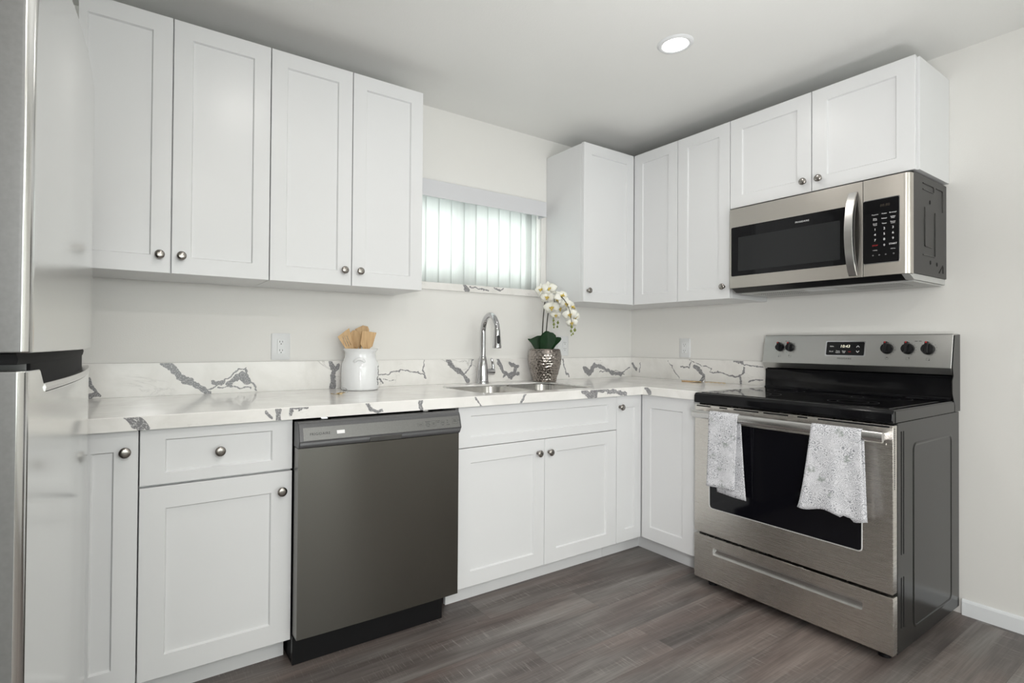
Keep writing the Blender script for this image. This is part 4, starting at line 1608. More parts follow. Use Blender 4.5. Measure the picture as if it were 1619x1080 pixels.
part('door_glass', mw_block(-0.9740, -1.4860, 1.4695, 1.7155, -0.001, 0.0012), 'black_glass', md_, label='black glass door panel')
part('viewing_screen', mw_block(-1.010, -1.4600, 1.4935, 1.6620, 0.0012, 0.0016, 0.002), 'mw_screen', md_, label='dark grey viewing window')
mR, mU = Vector((0, -1, 0)), Vector((0, 0, 1))
text('lettering', 'FRIGIDAIRE', 0.0105, 'print_white', md_, (MF-0.0014, -1.3080, 1.6860), mR, mU, space=1.12)
# bowed bar handle
bm = BM()
rows = []
for k in range(17):
    q = k/16
    z = 1.4190+(1.7690-1.4190)*q
    bow = 0.006+0.046*math.sin(math.pi*q)**0.75
    rows.append([bm.verts.new((MF-bow+d, -1.5080+e, z)) for e, d in ((0.0165, 0.004), (0.0140, 0.0), (-0.0140, 0.0), (-0.0165, 0.004), (-0.0150, 0.024), (0.0150, 0.024))])
for A, B in zip(rows, rows[1:]):
    for k in range(6):
        bm.faces.new((A[k], A[(k+1) % 6], B[(k+1) % 6], B[k])).material_index = 1 if k in (3, 4, 5) else 0  # black on sides and back stands in for the handle's shaded side
bm.faces.new(rows[0])
bm.faces.new(rows[-1])
part('door_handle', bm, ['handle_steel', 'black_plastic'], md_, smooth=True, angle=40, label='bowed stainless bar handle')
part('panel_bezel', mw_block(-1.5450, -1.6680, 1.4600, 1.7235, -0.001, 0.0007, 0.006), 'chrome', ctl)
kp = part('keypad', mw_block(-1.5450, -1.6655, 1.4630, 1.7205, -0.001, 0.0014, 0.005), 'black_glass', ctl, label='black touch keypad')
L = []


def mt(body, fy, fz, sz, mat='print_white'):
    y = -1.5450+(-1.6655+1.5450)*fy
    z = 1.7205+(1.4630-1.7205)*fz
    L.append(text('legend', body, sz, mat, ctl, (MF-0.0016, y, z), mR, mU))


cy_ = (0.34, 0.60, 0.84)
for row, (fz, sz) in zip([['Popcorn', 'Potato', 'Beverage'], ['Baby\nFood', 'Reheat', 'Soften\nMelt'], ['Cook\nTime', 'Timer', 'Power\nLevel']], [(.235, .0065), (.31, .0065), (.39, .0065)]):
    for c, s in zip(cy_, row):
        mt(s, c, fz, sz)
for row, fz in zip(['123', '456', '789'], (.47, .555, .64)):
    for c, s in zip(cy_, row):
        mt(s, c, fz, .0130)
mt('STOP', cy_[0], .725, .0082, 'print_red')
mt('0', cy_[1], .73, .0120)
mt('START', cy_[2], .725, .0090)
mt('+10 Sec', cy_[0], .80, .0052)
mt('+30 Sec', cy_[2], .80, .0052)
for c in (.28, .46, .64, .86):
    mt('o', c, .875, .0110, 'ink_grey')
mt('88:88', .62, .105, .0150, 'display_dim')
join_text(L, 'key_legends', ctl)
# underside: black chamfer, grey plate with two grilles and lamp cover
bm = BM()
pr = [(MF+0.006, MZ0-0.0005), (MF+0.050, MZ0-0.020), (WX-0.003, MZ0-0.020), (WX-0.003, MZ0+0.0035), (-0.3385, MZ0+0.0035), (-0.3385, MZ0-0.0005)]
prism(bm, pr, MY0-0.004, MY1+0.004, lambda a, p, q: (p, a, q))
un = part('underside', bm, 'plate_grey', t, bevel=0.001)
bm = BM()
pr = [(MF+0.004, MZ0-0.0010), (MF+0.048, MZ0-0.0212), (MF+0.075, MZ0-0.0212), (MF+0.075, MZ0-0.0195), (MF+0.050, MZ0-0.0195), (MF+0.0065, MZ0-0.0004)]
prism(bm, pr, MY0-0.010, MY1+0.030, lambda a, p, q: (p, a, q))
part('air_intake', bm, 'black_plastic', un, label='black strip along the front of the underside')
part('bottom_plate', bx(-0.300, WX-0.02, MY0-0.02, MY1+0.012, MZ0-0.0265, MZ0-0.0203), 'plate_grey', un, bevel=0.001)
for y0, y1 in ((MY0-0.06, MY0-0.26), (MY1+0.27, MY1+0.07)):
    part('vent_grille', bx(-0.262, -0.110, y0, y1, MZ0-0.0276, MZ0-0.0264), 'grille', un, label='slotted vent grille')
part('lamp_cover', bx(-0.27, -0.20, -1.38, -1.27, MZ0-0.0282, MZ0-0.0262), 'white_plastic', un, bevel=0.001)

# ================================================================== REFRIGERATOR
AP_X, AP_Y, KC = -2.9920, -1.0700, 0.155
FY0, FY1 = -1.5680, -0.8150


def bowx(y, dx=0.0):
    return AP_X+dx-KC*(y-AP_Y)**2


t = thing('refrigerator', 'tall stainless top-freezer refrigerator with bowed doors at the left', 'refrigerator', (-3.38, (FY0+FY1)/2, 0))
part('cabinet_body', bx(-3.745, -3.083, FY0+0.006, FY1-0.006, 0.03, 1.690), 'fridge_side', t, bevel=0.006)


def fridge_door(name, z0, z1, dx=0.0, y0=FY0, y1=FY1, xb=-3.078, mat='fridge', parent=None, rnd=0.016, shoulder=None, **kw):
    bm = BM()
    prof = [(xb, y0+0.001)]
    n = 40
    # rounded near edge
    for k in range(7):
        a = math.radians(90*k/6)
        prof.append((bowx(y0+rnd, dx)-rnd+rnd*math.sin(a), y0+rnd-rnd*math.cos(a)))
    for k in range(1, n):
        y = y0+rnd+(y1-y0-2*rnd)*k/n
        prof.append((bowx(y, dx), y))
    for k in range(7):
        a = math.radians(90*k/6)
        prof.append((bowx(y1-rnd, dx)-rnd+rnd*math.cos(a), y1-rnd+rnd*math.sin(a)))
    prof.append((xb, y1-0.001))
    prism(bm, prof, z0, z1, lambda a, p, q: (p, q, a))
    if shoulder:
        ys_, zs = shoulder      # the hinge end rises above the hand grip
        bm.faces.ensure_lookup_table()
        top = max(bm.faces, key=lambda fc: fc.calc_center_median().z)
        bm.verts.ensure_lookup_table()
        near = [v for v in [bm.verts[len(prof)+k] for k in range(len(prof))] if v.co.y <= ys_+0.012]
        far = [v for v in [bm.verts[len(prof)+k] for k in range(len(prof))] if v.co.y > ys_+0.012]
        bm.faces.remove(top)
        kb = bm.verts.new((xb, near[-1].co.y, z1))
        low = near+[kb]
        up_ = [bm.verts.new((v.co.x if v is kb else bowx(min(v.co.y, ys_-0.018), dx) if v.co.y > y0+rnd else v.co.x, min(v.co.y, ys_-0.018), zs)) for v in low]
        for k in range(len(near)-1):
            bm.faces.new((low[k], low[k+1], up_[k+1], up_[k]))
        bm.faces.new((near[-1], kb, up_[-1], up_[-2]))
        bm.faces.new((kb, near[0], up_[0], up_[-1]))
        bm.faces.new(up_)
        bm.faces.new([near[-1]]+far+[kb])
        bmesh.ops.remove_doubles(bm, verts=up_, dist=0.0004)
    bmesh.ops.recalc_face_normals(bm, faces=bm.faces[:])
    for fc in bm.faces:
        if fc.normal.y < -0.93:
            fc.material_index = 1
    return part(name, bm, [mat, 'fridge_side'], parent or t, smooth=True, angle=30, bevel=0.0025, **kw)


ZG = 1.0820
fd = fridge_door('freezer_door', 1.1060, 1.7000)
rd = fridge_door('fridge_door', 0.0900, 1.0480, dx=-0.004, shoulder=(-1.4900, ZG))
fridge_door('grip_well', 1.0482, 1.1035, dx=-0.018, y0=-1.5000, y1=FY1, rnd=0.006, mat='dark_gap', parent=rd, label='black hand grip well')


def lip(z0, z1, y0, y1, dxo, dxi, name, mat, par, drop=0.0, label=None):
    bm = BM()
    rings = []
    n = 36
    for k in range(n+1):
        y = y0+(y1-y0)*k/n
        rise = drop*max(0.0, 1-k/4.0)
        x0, x1 = bowx(y, dxo), bowx(y, dxi)
        rings.append([bm.verts.new(p) for p in ((x0, y, z0+rise), (x0+0.0015, y, (z0+z1)/2+rise), (x0-0.001, y, z1+rise), (x1, y, z1+rise-0.002), (x1, y, z0+rise))])
    for A, B in zip(rings, rings[1:]):
        for k in range(5):
            bm.faces.new((A[k], A[(k+1) % 5], B[(k+1) % 5], B[k]))
    bm.faces.new(rings[0])
    bm.faces.new(rings[-1])
    return part(name, bm, mat, par, smooth=True, angle=40, label=label)


lip(1.0484, 1.0600, -1.4870, FY1+0.012, -0.0032, -0.0175, 'grip_trim', 'handle_steel', rd, 0.0, label='chrome trim along the hand grip')
lip(1.0900, 1.1055, FY0+0.010, FY1-0.004, -0.016, -0.050, 'grip_cover', 'dark_gap', fd, label='dark strip under the freezer door')
bm = BM()
for z0, z1 in ((0.094, 1.080), (1.110, 1.696)):
    box(bm, -3.0825, -3.0785, FY0+0.010, FY1-0.010, z0, z1)
part('door_gasket', bm, 'dark_gap', t)
part('hinge_cover', bx(-3.13, -3.03, FY0+0.02, FY0+0.10, 1.7005, 1.716), 'fridge_side', t, bevel=0.004)
part('toe_grille', bx(-3.10, -3.075, FY0+0.02, FY1-0.02, 0.004, 0.080), 'black_plastic', t, bevel=0.002)
for x in (-3.68, -3.14):
    for y in (FY0+0.06, FY1-0.06):
        bm = BM()
        lathe(bm, [(0.02, 0.0005), (0.02, 0.012), (0.011, 0.014), (0.011, 0.031)], (x, y, 0), 14)
        part('foot', bm, 'black_plastic', t, smooth=True)

# ================================================================== THINGS ON THE COUNTER
# utensil jar
JX, JY = -2.0080, -0.1240
t = thing('utensil_jar', 'white ceramic utensil jar on the counter beside the outlet', 'jar', (JX, JY, CT))
bm = BM()
lathe(bm, [(0.080, 0.0008), (0.0855, 0.004), (0.0870, 0.010), (0.0870, 0.105), (0.0850, 0.120), (0.0765, 0.138), (0.0715, 0.150), (0.0705, 0.165), (0.0725, 0.178), (0.0800, 0.1875), (0.0815, 0.1910),
           (0.0790, 0.1925), (0.0725, 0.186), (0.0660, 0.172), (0.0660, 0.150), (0.080, 0.110), (0.080, 0.012), (0.070, 0.008)], (JX, JY, CT), 56)
jar = part('jar_body', bm, 'ceramic', t, smooth=True, angle=60)
bm = BM()
cdir = math.atan2(CAM.y-JY, CAM.x-JX)
pts = []
for k in range(13):
    q = k/12
    a = cdir-0.05+(q-0.5)*0.66
    rr = 0.0735+0.010*math.sin(math.pi*q)
    pts.append((JX+rr*math.cos(a)*1.03, JY+rr*math.sin(a)*1.03, CT+0.131+0.014*math.sin(math.pi*q)))
tube(bm, pts, [0.004]+[0.0068]*11+[0.004], 12)
part('lug_handle', bm, 'ceramic', t, smooth=True)
bm = BM()
a0 = cdir+1.18
for pl in ([(0, .10), (.10, .088), (.02, .078), (.12, .066)], [(.04, .062), (-.06, .060), (-.10, .050), (.0, .045), (.06, .052)], [(-.06, .042), (.06, .030), (-.02, .024)], [(.10, .112), (.0, .106)]):
    pts = []
    for (a, z), (a2, z2) in zip(pl, pl[1:]):
        for k in range(5):
            q = k/5
            pts.append((a+(a2-a)*q, z+(z2-z)*q))
    pts.append(pl[-1])
    tube(bm, [(JX+0.0872*math.cos(a0+a), JY+0.0872*math.sin(a0+a), CT+z) for a, z in pts], 0.0014, 6)
part('scroll_decoration', bm, 'ink', t, label='black painted scrollwork')


def utensil(name, label, base, tip, outline, thick, face, holes=(), curl=0.0):
    """flat wooden head (outline in metres, u across, v up from the neck) on a round stick"""
    base, tip = Vector(base), Vector(tip)
    ax = (tip-base).normalized()
    fdir = Vector(face)
    fdir = (fdir - ax*fdir.dot(ax)).normalized()
    sd = ax.cross(fdir)
    bm = BM()
    vmax = max(v for _, v in outline)
    neck = tip-ax*vmax

    def P(uv, o):
        return neck+sd*uv[0]+ax*uv[1]+fdir*(o+curl*(uv[0]/0.03)**2)
    es = []
    for o in (thick/2, -thick/2):
        lo = [bm.verts.new(P(q, o)) for q in outline]
        loops = [lo]+[[bm.verts.new(P(q, o)) for q in hl] for hl in holes]
        ed = [bm.edges.new((Lp[i], Lp[(i+1) % len(Lp)])) for Lp in loops for i in range(len(Lp))]
        bmesh.ops.triangle_fill(bm, edges=ed, use_beauty=True, use_dissolve=False)
        es.append(loops)
    for A, B in zip(es[0], es[1]):
        for k in range(len(A)):
            bm.faces.new((A[k], A[(k+1) % len(A)], B[(k+1) % len(B)], B[k]))
    t = thing(name, label, 'utensil', base, 'bamboo utensils in the jar')
    part('head', bm, 'bamboo', t, bevel=0.001)
    bm = BM()
    tube(bm, [base, base+(neck-base)*0.5, neck+ax*0.012], [0.0055, 0.005, 0.0055], 12)
    part('stick', bm, 'bamboo', t, smooth=True)
    return t


zj = CT+0.016
cv = Vector((CAM.x-JX, CAM.y-JY, 0.05)).normalized()
srt = Vector((-cv.y, cv.x, 0)).normalized()*1.0     # to the right as seen from the room
if srt.x < 0:
    srt = -srt
fw_ = Vector((cv.x, cv.y, 0)).normalized()
jc = Vector((JX, JY, 0))


def J(s, d, z):
    return jc+srt*s+fw_*d+Vector((0, 0, z))


slots = [[(-0.011, .030), (-0.009, .030), (-0.009, .078), (-0.011, .078)], [(-0.001, .028), (0.001, .028), (0.001, .080), (-0.001, .080)], [(0.009, .030), (0.011, .030), (0.011, .078), (0.009, .078)]]
utensil('slotted_spatula', 'bamboo spatula with slots leaning to the left out of the jar', J(0.030, 0.012, zj), J(-0.083, 0.030, 1.176),
        [(-0.012, 0), (0.012, 0), (0.024, 0.035), (0.034, 0.105), (-0.030, 0.088), (-0.020, 0.03)], 0.004, fw_, slots)
utensil('wooden_spoon', 'round-headed bamboo spoon in the middle of the jar', J(0.0, -0.030, zj), J(-0.030, 0.004, 1.181),
        [(0.027*math.sin(2*math.pi*k/20), 0.045-0.045*math.cos(2*math.pi*k/20)) for k in range(20)], 0.006, fw_)
utensil('holed_spatula', 'bamboo spatula with a round hole standing at the back of the jar', J(-0.035, -0.030, zj), J(0.018, -0.028, 1.203),
        [(-0.012, 0), (0.014, 0), (0.026, 0.04), (0.026, 0.082), (0.016, 0.098), (-0.008, 0.098), (-0.040, 0.074), (-0.026, 0.03)], 0.004, fw_,
        [[(0.016+0.005*math.cos(2*math.pi*k/10), 0.060+0.005*math.sin(2*math.pi*k/10)) for k in range(10)]])
utensil('wooden_turner', 'broad square-ended bamboo turner at the right of the jar', J(-0.012, 0.036, zj), J(0.040, 0.049, 1.176),
        [(-0.010, 0), (0.010, 0), (0.028, 0.022), (0.033, 0.088), (-0.032, 0.084), (-0.028, 0.022)], 0.005, fw_, curl=0.004)

# orchid
VX, VY = -0.8840, -0.1400
t = thing('potted_orchid', 'white artificial orchid in a hammered silver pot beside the sink', 'plant', (VX, VY, CT))
bm = BM()
vp = [(0.064, 0.001), (0.070, 0.004), (0.0715, 0.012), (0.075, 0.03), (0.082, 0.055), (0.090, 0.082), (0.096, 0.108), (0.0995, 0.135), (0.099, 0.155), (0.0955, 0.175), (0.089, 0.190), (0.086, 0.1925), (0.082, 0.190), (0.080, 0.176), (0.080, 0.170)]


def vrad(h):
    for (r0, h0), (r1, h1) in zip(vp[:11], vp[1:11]):
        if h0 <= h <= h1:
            return r0+(r1-r0)*(h-h0)/max(1e-9, h1-h0)
    return vp[0][0]


n, rows = 272, 136
rings = []
for i in range(rows+1):
    h = 0.001+0.190*i/rows
    ring = []
    for k in range(n):
        a = 2*math.pi*k/n
        best = 9.0
        rw = h/0.0150
        cells = 27
        for dr_ in (-1, 0, 1):
            ri = math.floor(rw)+dr_
            cu_ = a/(2*math.pi)*cells - 0.5*(ri % 2)
            for dc in (-1, 0, 1):
                ci = math.floor(cu_)+dc
                hsh = math.sin(ri*12.9898+(ci % cells)*78.233)*43758.5453
                j1, j2 = hsh-math.floor(hsh), (hsh*7.31)-math.floor(hsh*7.31)
                best = min(best, math.hypot((cu_-ci-0.5-(j1-0.5)*0.55)*1.1, rw-ri-0.5-(j2-0.5)*0.55))
        q = max(0.0, 1-best/0.80)
        rr = vrad(h)-0.0052*math.sqrt(q)*(1 if 0.006 < h < 0.185 else 0)
        ring.append(bm.verts.new((VX+rr*math.cos(a), VY+rr*math.sin(a), CT+h)))
    rings.append(ring)
for rr, h in vp[11:]:
    rings.append([bm.verts.new((VX+rr*math.cos(2*math.pi*k/n), VY+rr*math.sin(2*math.pi*k/n), CT+h)) for k in range(n)])
for A, B in zip(rings, rings[1:]):
    for k in range(n):
        bm.faces.new((A[k], A[(k+1) % n], B[(k+1) % n], B[k]))
bm.faces.new(rings[0])
part('pot', bm, 'vase', t, smooth=True, angle=70, label='hammered silver pot')
bm = BM()
lathe(bm, [(0.0795, 0.160), (0.0795, 0.168), (0.05, 0.173), (0.002, 0.175)], (VX, VY, CT), 32)
part('moss', bm, 'moss', t, smooth=True)

oc = Vector((VX, VY, 0))
ocv = Vector((CAM.x-VX, CAM.y-VY, 0)).normalized()
osr = Vector((-ocv.y, ocv.x, 0))
if osr.x < 0:
    osr = -osr


def O(s, d, z):
    return oc+osr*s+ocv*d+Vector((0, 0, z))


def leaf(base, mid, tip, wd, cup):
    bm = BM()
    base, mid, tip = Vector(base), Vector(mid), Vector(tip)
    rows = []
    n = 14
    for i in range(n+1):
        q = i/n
        p = base*(1-q)**2+mid*2*q*(1-q)+tip*q*q
        tg = ((mid-base)*(1-q)+(tip-mid)*q).normalized()
        sd = tg.cross(Vector((0, 0, 1)))
        if sd.length < 0.3:
            sd = osr.copy()
        sd = (sd - tg*sd.dot(tg)).normalized()
        nr = sd.cross(tg)
        if nr.dot(ocv) < 0:
            nr = -nr
        ww = wd*(0.55+0.45*math.sin(math.pi*min(1, q*1.15)))*(1-max(0, q-0.72)**2/0.0785)**0.5 if q < 1 else 0.001
        rows.append([bm.verts.new(p+sd*ww*s+nr*cup*(s*s-0.3)*ww) for s in (-1, -.6, -.25, 0, .25, .6, 1)])
    for A, B in zip(rows, rows[1:]):
        for k in range(6):
            bm.faces.new((A[k], A[k+1], B[k+1], B[k]))
    o = part('leaf', bm, 'orchid_leaf', t, smooth=True)
    md = o.modifiers.new('solid', 'SOLIDIFY')
    md.thickness = 0.0022
    return o


def broad_leaf(outline, d0, d1, ribd=0.012):
    """upright broad leaf facing the room: outline in (sideways, height)"""
    bm = BM()
    cs_ = sum(s for s, _ in outline)/len(outline)
    czz = sum(z for _, z in outline)/len(outline)
    zmin = min(z for _, z in outline)
    zmax = max(z for _, z in outline)
    rings = []
    for k in range(7):
        q = 1-k/6.5
        ring = []
        for s, z in outline:
            ss, zz = cs_+(s-cs_)*q, czz+(z-czz)*q
            dd = d0+(d1-d0)*(zz-zmin)/(zmax-zmin)+ribd*abs(ss-cs_)/0.06
            ring.append(bm.verts.new(O(ss, dd, zz)))
        rings.append(ring)
    n = len(outline)
    for A, B in zip(rings, rings[1:]):
        for k in range(n):
            bm.faces.new((A[k], A[(k+1) % n], B[(k+1) % n], B[k]))
    bm.faces.new(rings[-1])
    o = part('leaf', bm, 'orchid_leaf', t, smooth=True)
    md = o.modifiers.new('solid', 'SOLIDIFY')
    md.thickness = 0.0020
    return o


# the outlines are the leaves' own shapes, in metres from the pot centre (sideways, height)
zr = CT+0.180
broad_leaf([(-0.045, zr-0.012), (-0.062, zr+0.018), (-0.080, zr+0.046), (-0.098, zr+0.066), (-0.098, zr+0.071), (-0.082, zr+0.070), (-0.064, zr+0.079), (-0.044, zr+0.088), (-0.020, zr+0.090), (0.004, zr+0.078), (0.016, zr+0.05), (0.008, zr+0.01), (-0.010, zr-0.014)], 0.012, -0.004)
broad_leaf([(0.018, zr-0.012), (0.000, zr+0.02), (0.012, zr+0.060), (0.040, zr+0.072), (0.072, zr+0.082), (0.092, zr+0.080), (0.096, zr+0.070), (0.088, zr+0.056), (0.066, zr+0.034), (0.044, zr+0.004), (0.032, zr-0.014)], 0.004, -0.020)
broad_leaf([(-0.032, zr-0.010), (-0.032, zr+0.035), (-0.030, zr+0.075), (-0.018, zr+0.098), (0.002, zr+0.114), (0.018, zr+0.115), (0.030, zr+0.109), (0.046, zr+0.106), (0.062, zr+0.092), (0.068, zr+0.072), (0.062, zr+0.045), (0.046, zr+0.018), (0.030, zr-0.010), (0.0, zr-0.014)], 0.030, 0.040, -0.010)
# stems
S1 = [O(-0.014, 0.0, zr), O(-0.014, 0.002, 1.19), O(-0.008, 0.01, 1.30), O(0.004, 0.02, 1.40), O(0.024, 0.03, 1.432), O(0.050, 0.035, 1.405), O(0.052, 0.04, 1.33), O(0.046, 0.045, 1.245)]
S2 = [O(0.004, -0.004, zr), O(0.008, 0.0, 1.19), O(0.018, 0.008, 1.30), O(0.036, 0.040, 1.380), O(0.074, 0.110, 1.395), O(0.108, 0.160, 1.362), O(0.134, 0.172, 1.306), O(0.146, 0.172, 1.235)]


def smooth_path(P, k=6):
    out = []
    for i in range(len(P)-1):
        p0, p1, p2, p3 = P[max(0, i-1)], P[i], P[i+1], P[min(len(P)-1, i+2)]
        for j in range(k):
            q = j/k
            out.append(0.5*((2*p1)+(p2-p0)*q+(2*p0-5*p1+4*p2-p3)*q*q+(3*p1-p0-3*p2+p3)*q**3))
    out.append(P[-1])
    return out


for S_ in (S1, S2):
    bm = BM()
    pp_ = smooth_path(S_)
    tube(bm, pp_, [0.0036-0.0020*i/len(pp_) for i in range(len(pp_))], 10)
    part('flower_stem', bm, 'orchid_stem', t, smooth=True)
LIP_ME = PET_ME = None


def blossom(pos, face, size, roll=0.0):
    """five petals (one mesh) with a yellow lip as its sub-part"""
    face = Vector(face).normalized()
    up = Vector((0, 0, 1))
    sd = up.cross(face).normalized()
    up = face.cross(sd).normalized()
    cr, sr_ = math.cos(roll), math.sin(roll)
    sd, up = sd*cr+up*sr_, up*cr-sd*sr_
    bm = BM()
    for ang, ln, wd, push in ((90, 1.0, 0.36, -0.10), (215, 1.0, 0.34, -0.10), (325, 1.0, 0.34, -0.10), (12, 1.08, 0.56, 0.05), (168, 1.08, 0.56, 0.05)):
        a = math.radians(ang)
        d = sd*math.cos(a)+up*math.sin(a)
        e = face.cross(d)
        rows = []
        m = 7
        for i in range(m+1):
            q = i/m
            ww = size*wd*(math.sin(math.pi*(0.10+0.90*q)**0.85)**0.75 if q < 1 else 0.05)
            lift = size*(push+0.20*math.sin(math.pi*q*0.9)-0.16*q*q)
            rows.append([bm.verts.new(Vector(pos)+d*size*ln*q+e*ww*s+face*(lift-0.16*size*wd*s*s)) for s in (-1, -.5, 0, .5, 1)])
        for A, B in zip(rows, rows[1:]):
            for k in range(4):
                bm.faces.new((A[k], A[k+1], B[k+1], B[k]))
    o = part('blossom', bm, 'petal', t, smooth=True, angle=80)
    md = o.modifiers.new('solid', 'SOLIDIFY')
    md.thickness = 0.0008
    bm = BM()
    bp = Vector(pos)+face*size*0.12
    for q_, rr in ((Vector((0, 0, 0)), 0.17),):
        bmesh.ops.create_icosphere(bm, subdivisions=2, radius=size*rr, matrix=Matrix.Translation(bp))
    tube(bm, [bp, bp+face*size*0.30-up*size*0.16, bp+face*size*0.40-up*size*0.36], [size*0.15, size*0.12, size*0.04], 8)
    for s in (-1, 1):
        tube(bm, [bp, bp+sd*s*size*0.20+face*size*0.18, bp+sd*s*size*0.26+face*size*0.26+up*size*0.12], [size*0.08, size*0.09, size*0.03], 8)
    part('lip', bm, 'orchid_lip', o, smooth=True, angle=80, label='yellow blossom centre')


def bud(pos, ln, tilt):
    bm = BM()
    p = Vector(pos)
    tl = Vector(tilt)
    tube(bm, [p+tl*0.012+Vector((0, 0, ln*0.9)), p+Vector((0, 0, ln*0.55)), p+Vector((0, 0, ln*0.25)), p, p-Vector((0, 0, ln*0.35)), p-Vector((0, 0, ln*0.62))],
         [0.0015, 0.0020, ln*0.40, ln*0.50, ln*0.36, 0.0012], 12)
    part('bud', bm, 'orchid_bud', t, smooth=True, angle=80)


def W(x, y, z):      # where the flower hangs, world metres
    return Vector((x, y, z))


fl = ocv
BL = [((-0.950, -0.185, 1.432), fl+Vector((-0.9, 0.1, 0.1)), 0.042, .2), ((-0.893, -0.180, 1.440), fl+Vector((0, 0, .1)), 0.050, .1), ((-0.918, -0.200, 1.388), fl+Vector((-.35, 0, 0)), 0.044, -.1),
      ((-0.846, -0.205, 1.378), fl+Vector((.15, 0, -.1)), 0.042, .25), ((-0.898, -0.215, 1.330), fl+Vector((-.2, 0, -.15)), 0.048, .05), ((-0.838, -0.215, 1.328), fl+Vector((.1, 0, -.3)), 0.040, .3), ((-0.866, -0.215, 1.288), fl+Vector((-.1, 0, -.3)), 0.032, 0),
      ((-0.896, -0.292, 1.390), fl+Vector((.5, .2, .3)), 0.044, .5), ((-0.866, -0.297, 1.349), fl+Vector((.3, 0, -.2)), 0.038, -.2), ((-0.817, -0.288, 1.333), fl+Vector((.8, .1, .1)), 0.042, .3),
      ((-0.849, -0.311, 1.288), fl+Vector((-.1, 0, -.2)), 0.042, .2), ((-0.807, -0.302, 1.281), fl+Vector((.6, 0, -.2)), 0.042, -.3), ((-0.833, -0.311, 1.243), fl+Vector((-.2, 0, -.4)), 0.034, .1)]
for b_ in BL:
    blossom(*b_)
for p, ln in (((-0.880, -0.21, 1.258), .013), ((-0.832, -0.20, 1.290), .017), ((-0.873, -0.205, 1.236), .015), ((-0.842, -0.205, 1.246), .015), ((-0.846, -0.205, 1.222), .011), ((-0.868, -0.2, 1.218), .009),
              ((-0.789, -0.292, 1.243), .018), ((-0.831, -0.307, 1.220), .015), ((-0.797, -0.297, 1.203), .017), ((-0.835, -0.307, 1.196), .014), ((-0.816, -0.302, 1.181), .011), ((-0.828, -0.302, 1.173), .008)):
    bud(p, ln, (0.2, 0, 0))

# key rings lying on the counter
def key_ring(name, label, c, ang, s=1.0, wood=False):
    c = Vector(c)
    t = thing(name, label, 'keys', c)
    ca, sa = math.cos(ang), math.sin(ang)

    def K(x, y, z):
        return c+Vector((x*ca-y*sa, x*sa+y*ca, z))*1.0
    bm = BM()
    n = 20
    tube(bm, [K(0.013*s*math.cos(2*math.pi*k/n), 0.013*s*math.sin(2*math.pi*k/n), 0.004+0.010*(1+math.sin(2*math.pi*k/n))) for k in range(n+1)], 0.0012, 8, cap=False)
    part('split_ring', bm, 'chrome', t, smooth=True)
    for kk, (a, l) in enumerate(((2.7, .052), (3.15, .050), (3.6, .055))):
        bm = BM()
        dx, dy = math.cos(a), math.sin(a)
        ring = []

        def q(lx, ly, z):
            return K(dx*(0.010+lx)-dy*ly, dy*(0.010+lx)+dx*ly, z)
        out = [(0.002, -0.010), (0.012, -0.0115), (0.022, -0.007), (0.024, -0.0038), (l*s, -0.0038), (l*s+0.003, 0), (l*s-0.002, 0.0035), (l*s-0.006, 0.002), (l*s-0.010, 0.0040), (l*s-0.015, 0.0025), (0.026, 0.004), (0.022, 0.007), (0.012, 0.0115), (0.002, 0.010)]
        z0 = 0.0008+kk*0.0024
        A = [bm.verts.new(q(x, y, z0)) for x, y in out]
        B = [bm.verts.new(q(x, y, z0+0.0021)) for x, y in out]
        for k in range(len(out)):
            bm.faces.new((A[k], A[(k+1) % len(out)], B[(k+1) % len(out)], B[k]))
        bm.faces.new(A)
        bm.faces.new(B)
        part('key', bm, ('brass', 'nickel', 'brass')[kk], t)
    if wood:
        bm = BM()
        pr = rrect(-0.055, 0.055, -0.010, 0.010, 0.006, 4)
        A = [bm.verts.new(K(x-0.075, y+0.012, 0.0006)) for x, y in pr]
        B = [bm.verts.new(K(x-0.075, y+0.012, 0.0062)) for x, y in pr]
        for k in range(len(pr)):
            bm.faces.new((A[k], A[(k+1) % len(pr)], B[(k+1) % len(pr)], B[k]))
        bm.faces.new(A)
        bm.faces.new(B)
        part('wooden_tag', bm, 'tan_wood', t, bevel=0.001, label='tan wooden tag')
        bm = BM()
        for i in range(9):
            x = 0.018+i*0.0125
            zz = 0.0048
            lift = 0.0018 if i % 2 else 0.0
            n = 10
            tube(bm, [K(x+0.0075*math.cos(2*math.pi*k/n), (0.0045*math.sin(2*math.pi*k/n) if i % 2 else 0.0015*math.sin(2*math.pi*k/n))+0.004*math.sin(i*0.8), zz+(lift if i % 2 else 0.0025*math.sin(2*math.pi*k/n))) for k in range(n+1)], 0.0011, 6, cap=False)
        part('chain', bm, 'brass', t, smooth=True)
    return t


key_ring('key_ring', 'small bunch of brass keys in front of the utensil jar', (-2.138, -0.285, CT+0.0002), 0.2, 0.9)
key_ring('key_ring', 'bunch of keys with a wooden tag and chain near the range', (-0.100, -0.640, CT+0.0002), -1.35, 0.9, wood=True)

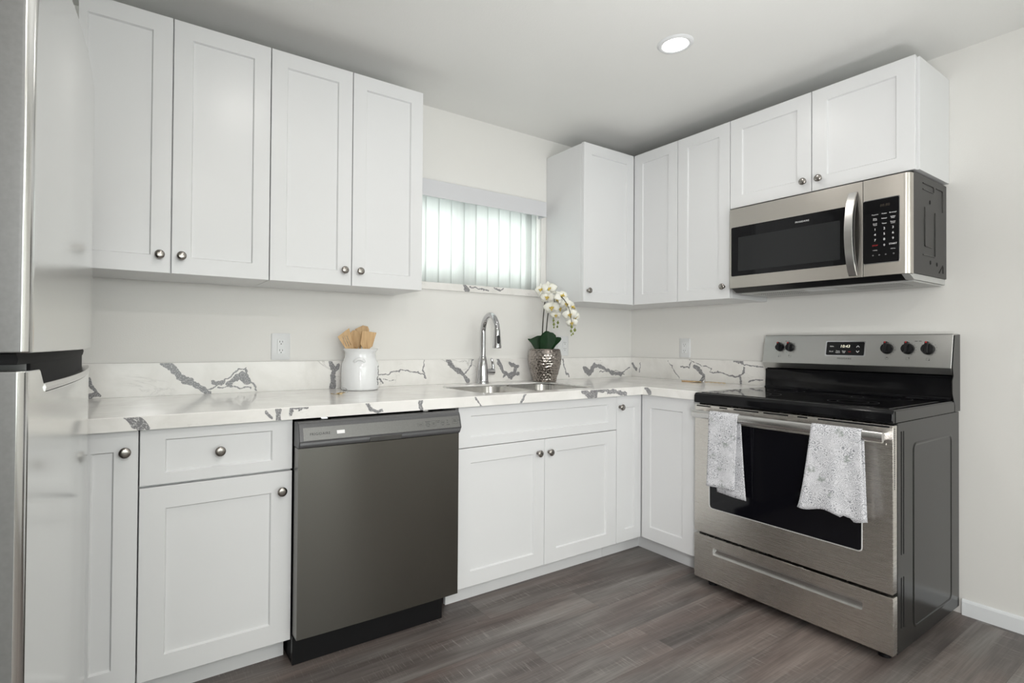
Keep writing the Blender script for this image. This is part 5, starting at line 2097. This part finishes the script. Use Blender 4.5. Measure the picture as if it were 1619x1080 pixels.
# ================================================================== DISH TOWELS
def towel(label, yt0, yt1, front, rear, fold, seed, flare=0.0):
    """cloth draped over the oven handle; front/rear = ((y0,z0),(y1,z1)) bottom corners"""
    rnd = random.Random(seed)
    th = 0.0022
    rx, rz = 0.0105+th, 0.0185+th
    prof = []      # (x, z, which, fraction)
    nF, nA, nB = 22, 9, 22
    bm = BM()
    uvl = bm.loops.layers.uv.new('UVMap')
    cols = 22
    grid_ = []
    uvs = []
    for side in ('f', 'a', 'b'):
        cnt = {'f': nF, 'a': nA, 'b': nB}[side]
        for i in range(cnt):
            row = []
            uvr = []
            for k in range(cols+1):
                q = k/cols
                yt = yt0+(yt1-yt0)*q
                if side == 'f':
                    s = i/nF           # 0 bottom .. 1 top
                    yb = front[0][0]+(front[1][0]-front[0][0])*q
                    zb = front[0][1]+(front[1][1]-front[0][1])*q + flare*(0.010*math.sin(q*9.0+seed)+0.012*(abs(q-0.72) < 0.06))
                    z = zb+(hz-zb)*s
                    y = yb+(yt-yb)*(s**0.75)
                    amp = 0.0035*(1-s)
                    x = hx-rx-amp*(1+math.sin(q*8.5+seed))-0.004*fold*(1-s)*(1 if q > 0.5 else 0)
                    if flare:
                        x -= 0.006*(1-s)*max(0, math.sin(q*14+1.0))
                    v = (z-0.80)
                elif side == 'a':
                    a = math.pi*(i+0.5)/nA
                    x = hx-rx*math.cos(a)
                    z = hz+rz*math.sin(a)
                    y = yt
                    v = 0.01+0.04*i/nA
                else:
                    s = 1-i/(nB-1)
                    yb = rear[0][0]+(rear[1][0]-rear[0][0])*q
                    zb = rear[0][1]+(rear[1][1]-rear[0][1])*q
                    z = zb+(hz-zb)*s
                    y = yb+(yt-yb)*(s**0.75)
                    x = hx+rx+0.0015+0.0025*(1-s)*math.sin(q*7+seed)+0.010*(1-s)
                    x = min(x, RF-0.006)
                    v = 0.05+(0.80-z)
                row.append(bm.verts.new((x, y, z)))
                uvr.append((y*1.0+seed*0.37, v))
            grid_.append(row)
            uvs.append(uvr)
    for i in range(len(grid_)-1):
        for k in range(cols):
            fc = bm.faces.new((grid_[i][k], grid_[i][k+1], grid_[i+1][k+1], grid_[i+1][k]))
            for lp, (a, b) in zip(fc.loops, ((i, k), (i, k+1), (i+1, k+1), (i+1, k))):
                lp[uvl].uv = uvs[a][b]
    o = part('dish_towel', bm, 'towel', None, smooth=True, angle=80, origin=(hx, (yt0+yt1)/2, hz))
    md = o.modifiers.new('solid', 'SOLIDIFY')
    md.thickness = th
    md.offset = 0
    tag(o, label, 'towel', 'floral towels on the oven handle')
    return o


towel('narrow folded floral towel at the left end of the oven handle', -1.0880, -1.2190, ((-1.081, 0.4945), (-1.2080, 0.4975)), ((-1.1050, 0.4660), (-1.2370, 0.4570)), 0.0, 1)
towel('wide flared floral towel at the right end of the oven handle', -1.5080, -1.6720, ((-1.4630, 0.5080), (-1.6930, 0.5020)), ((-1.4800, 0.5120), (-1.6800, 0.4930)), 0.5, 4, 1.0)
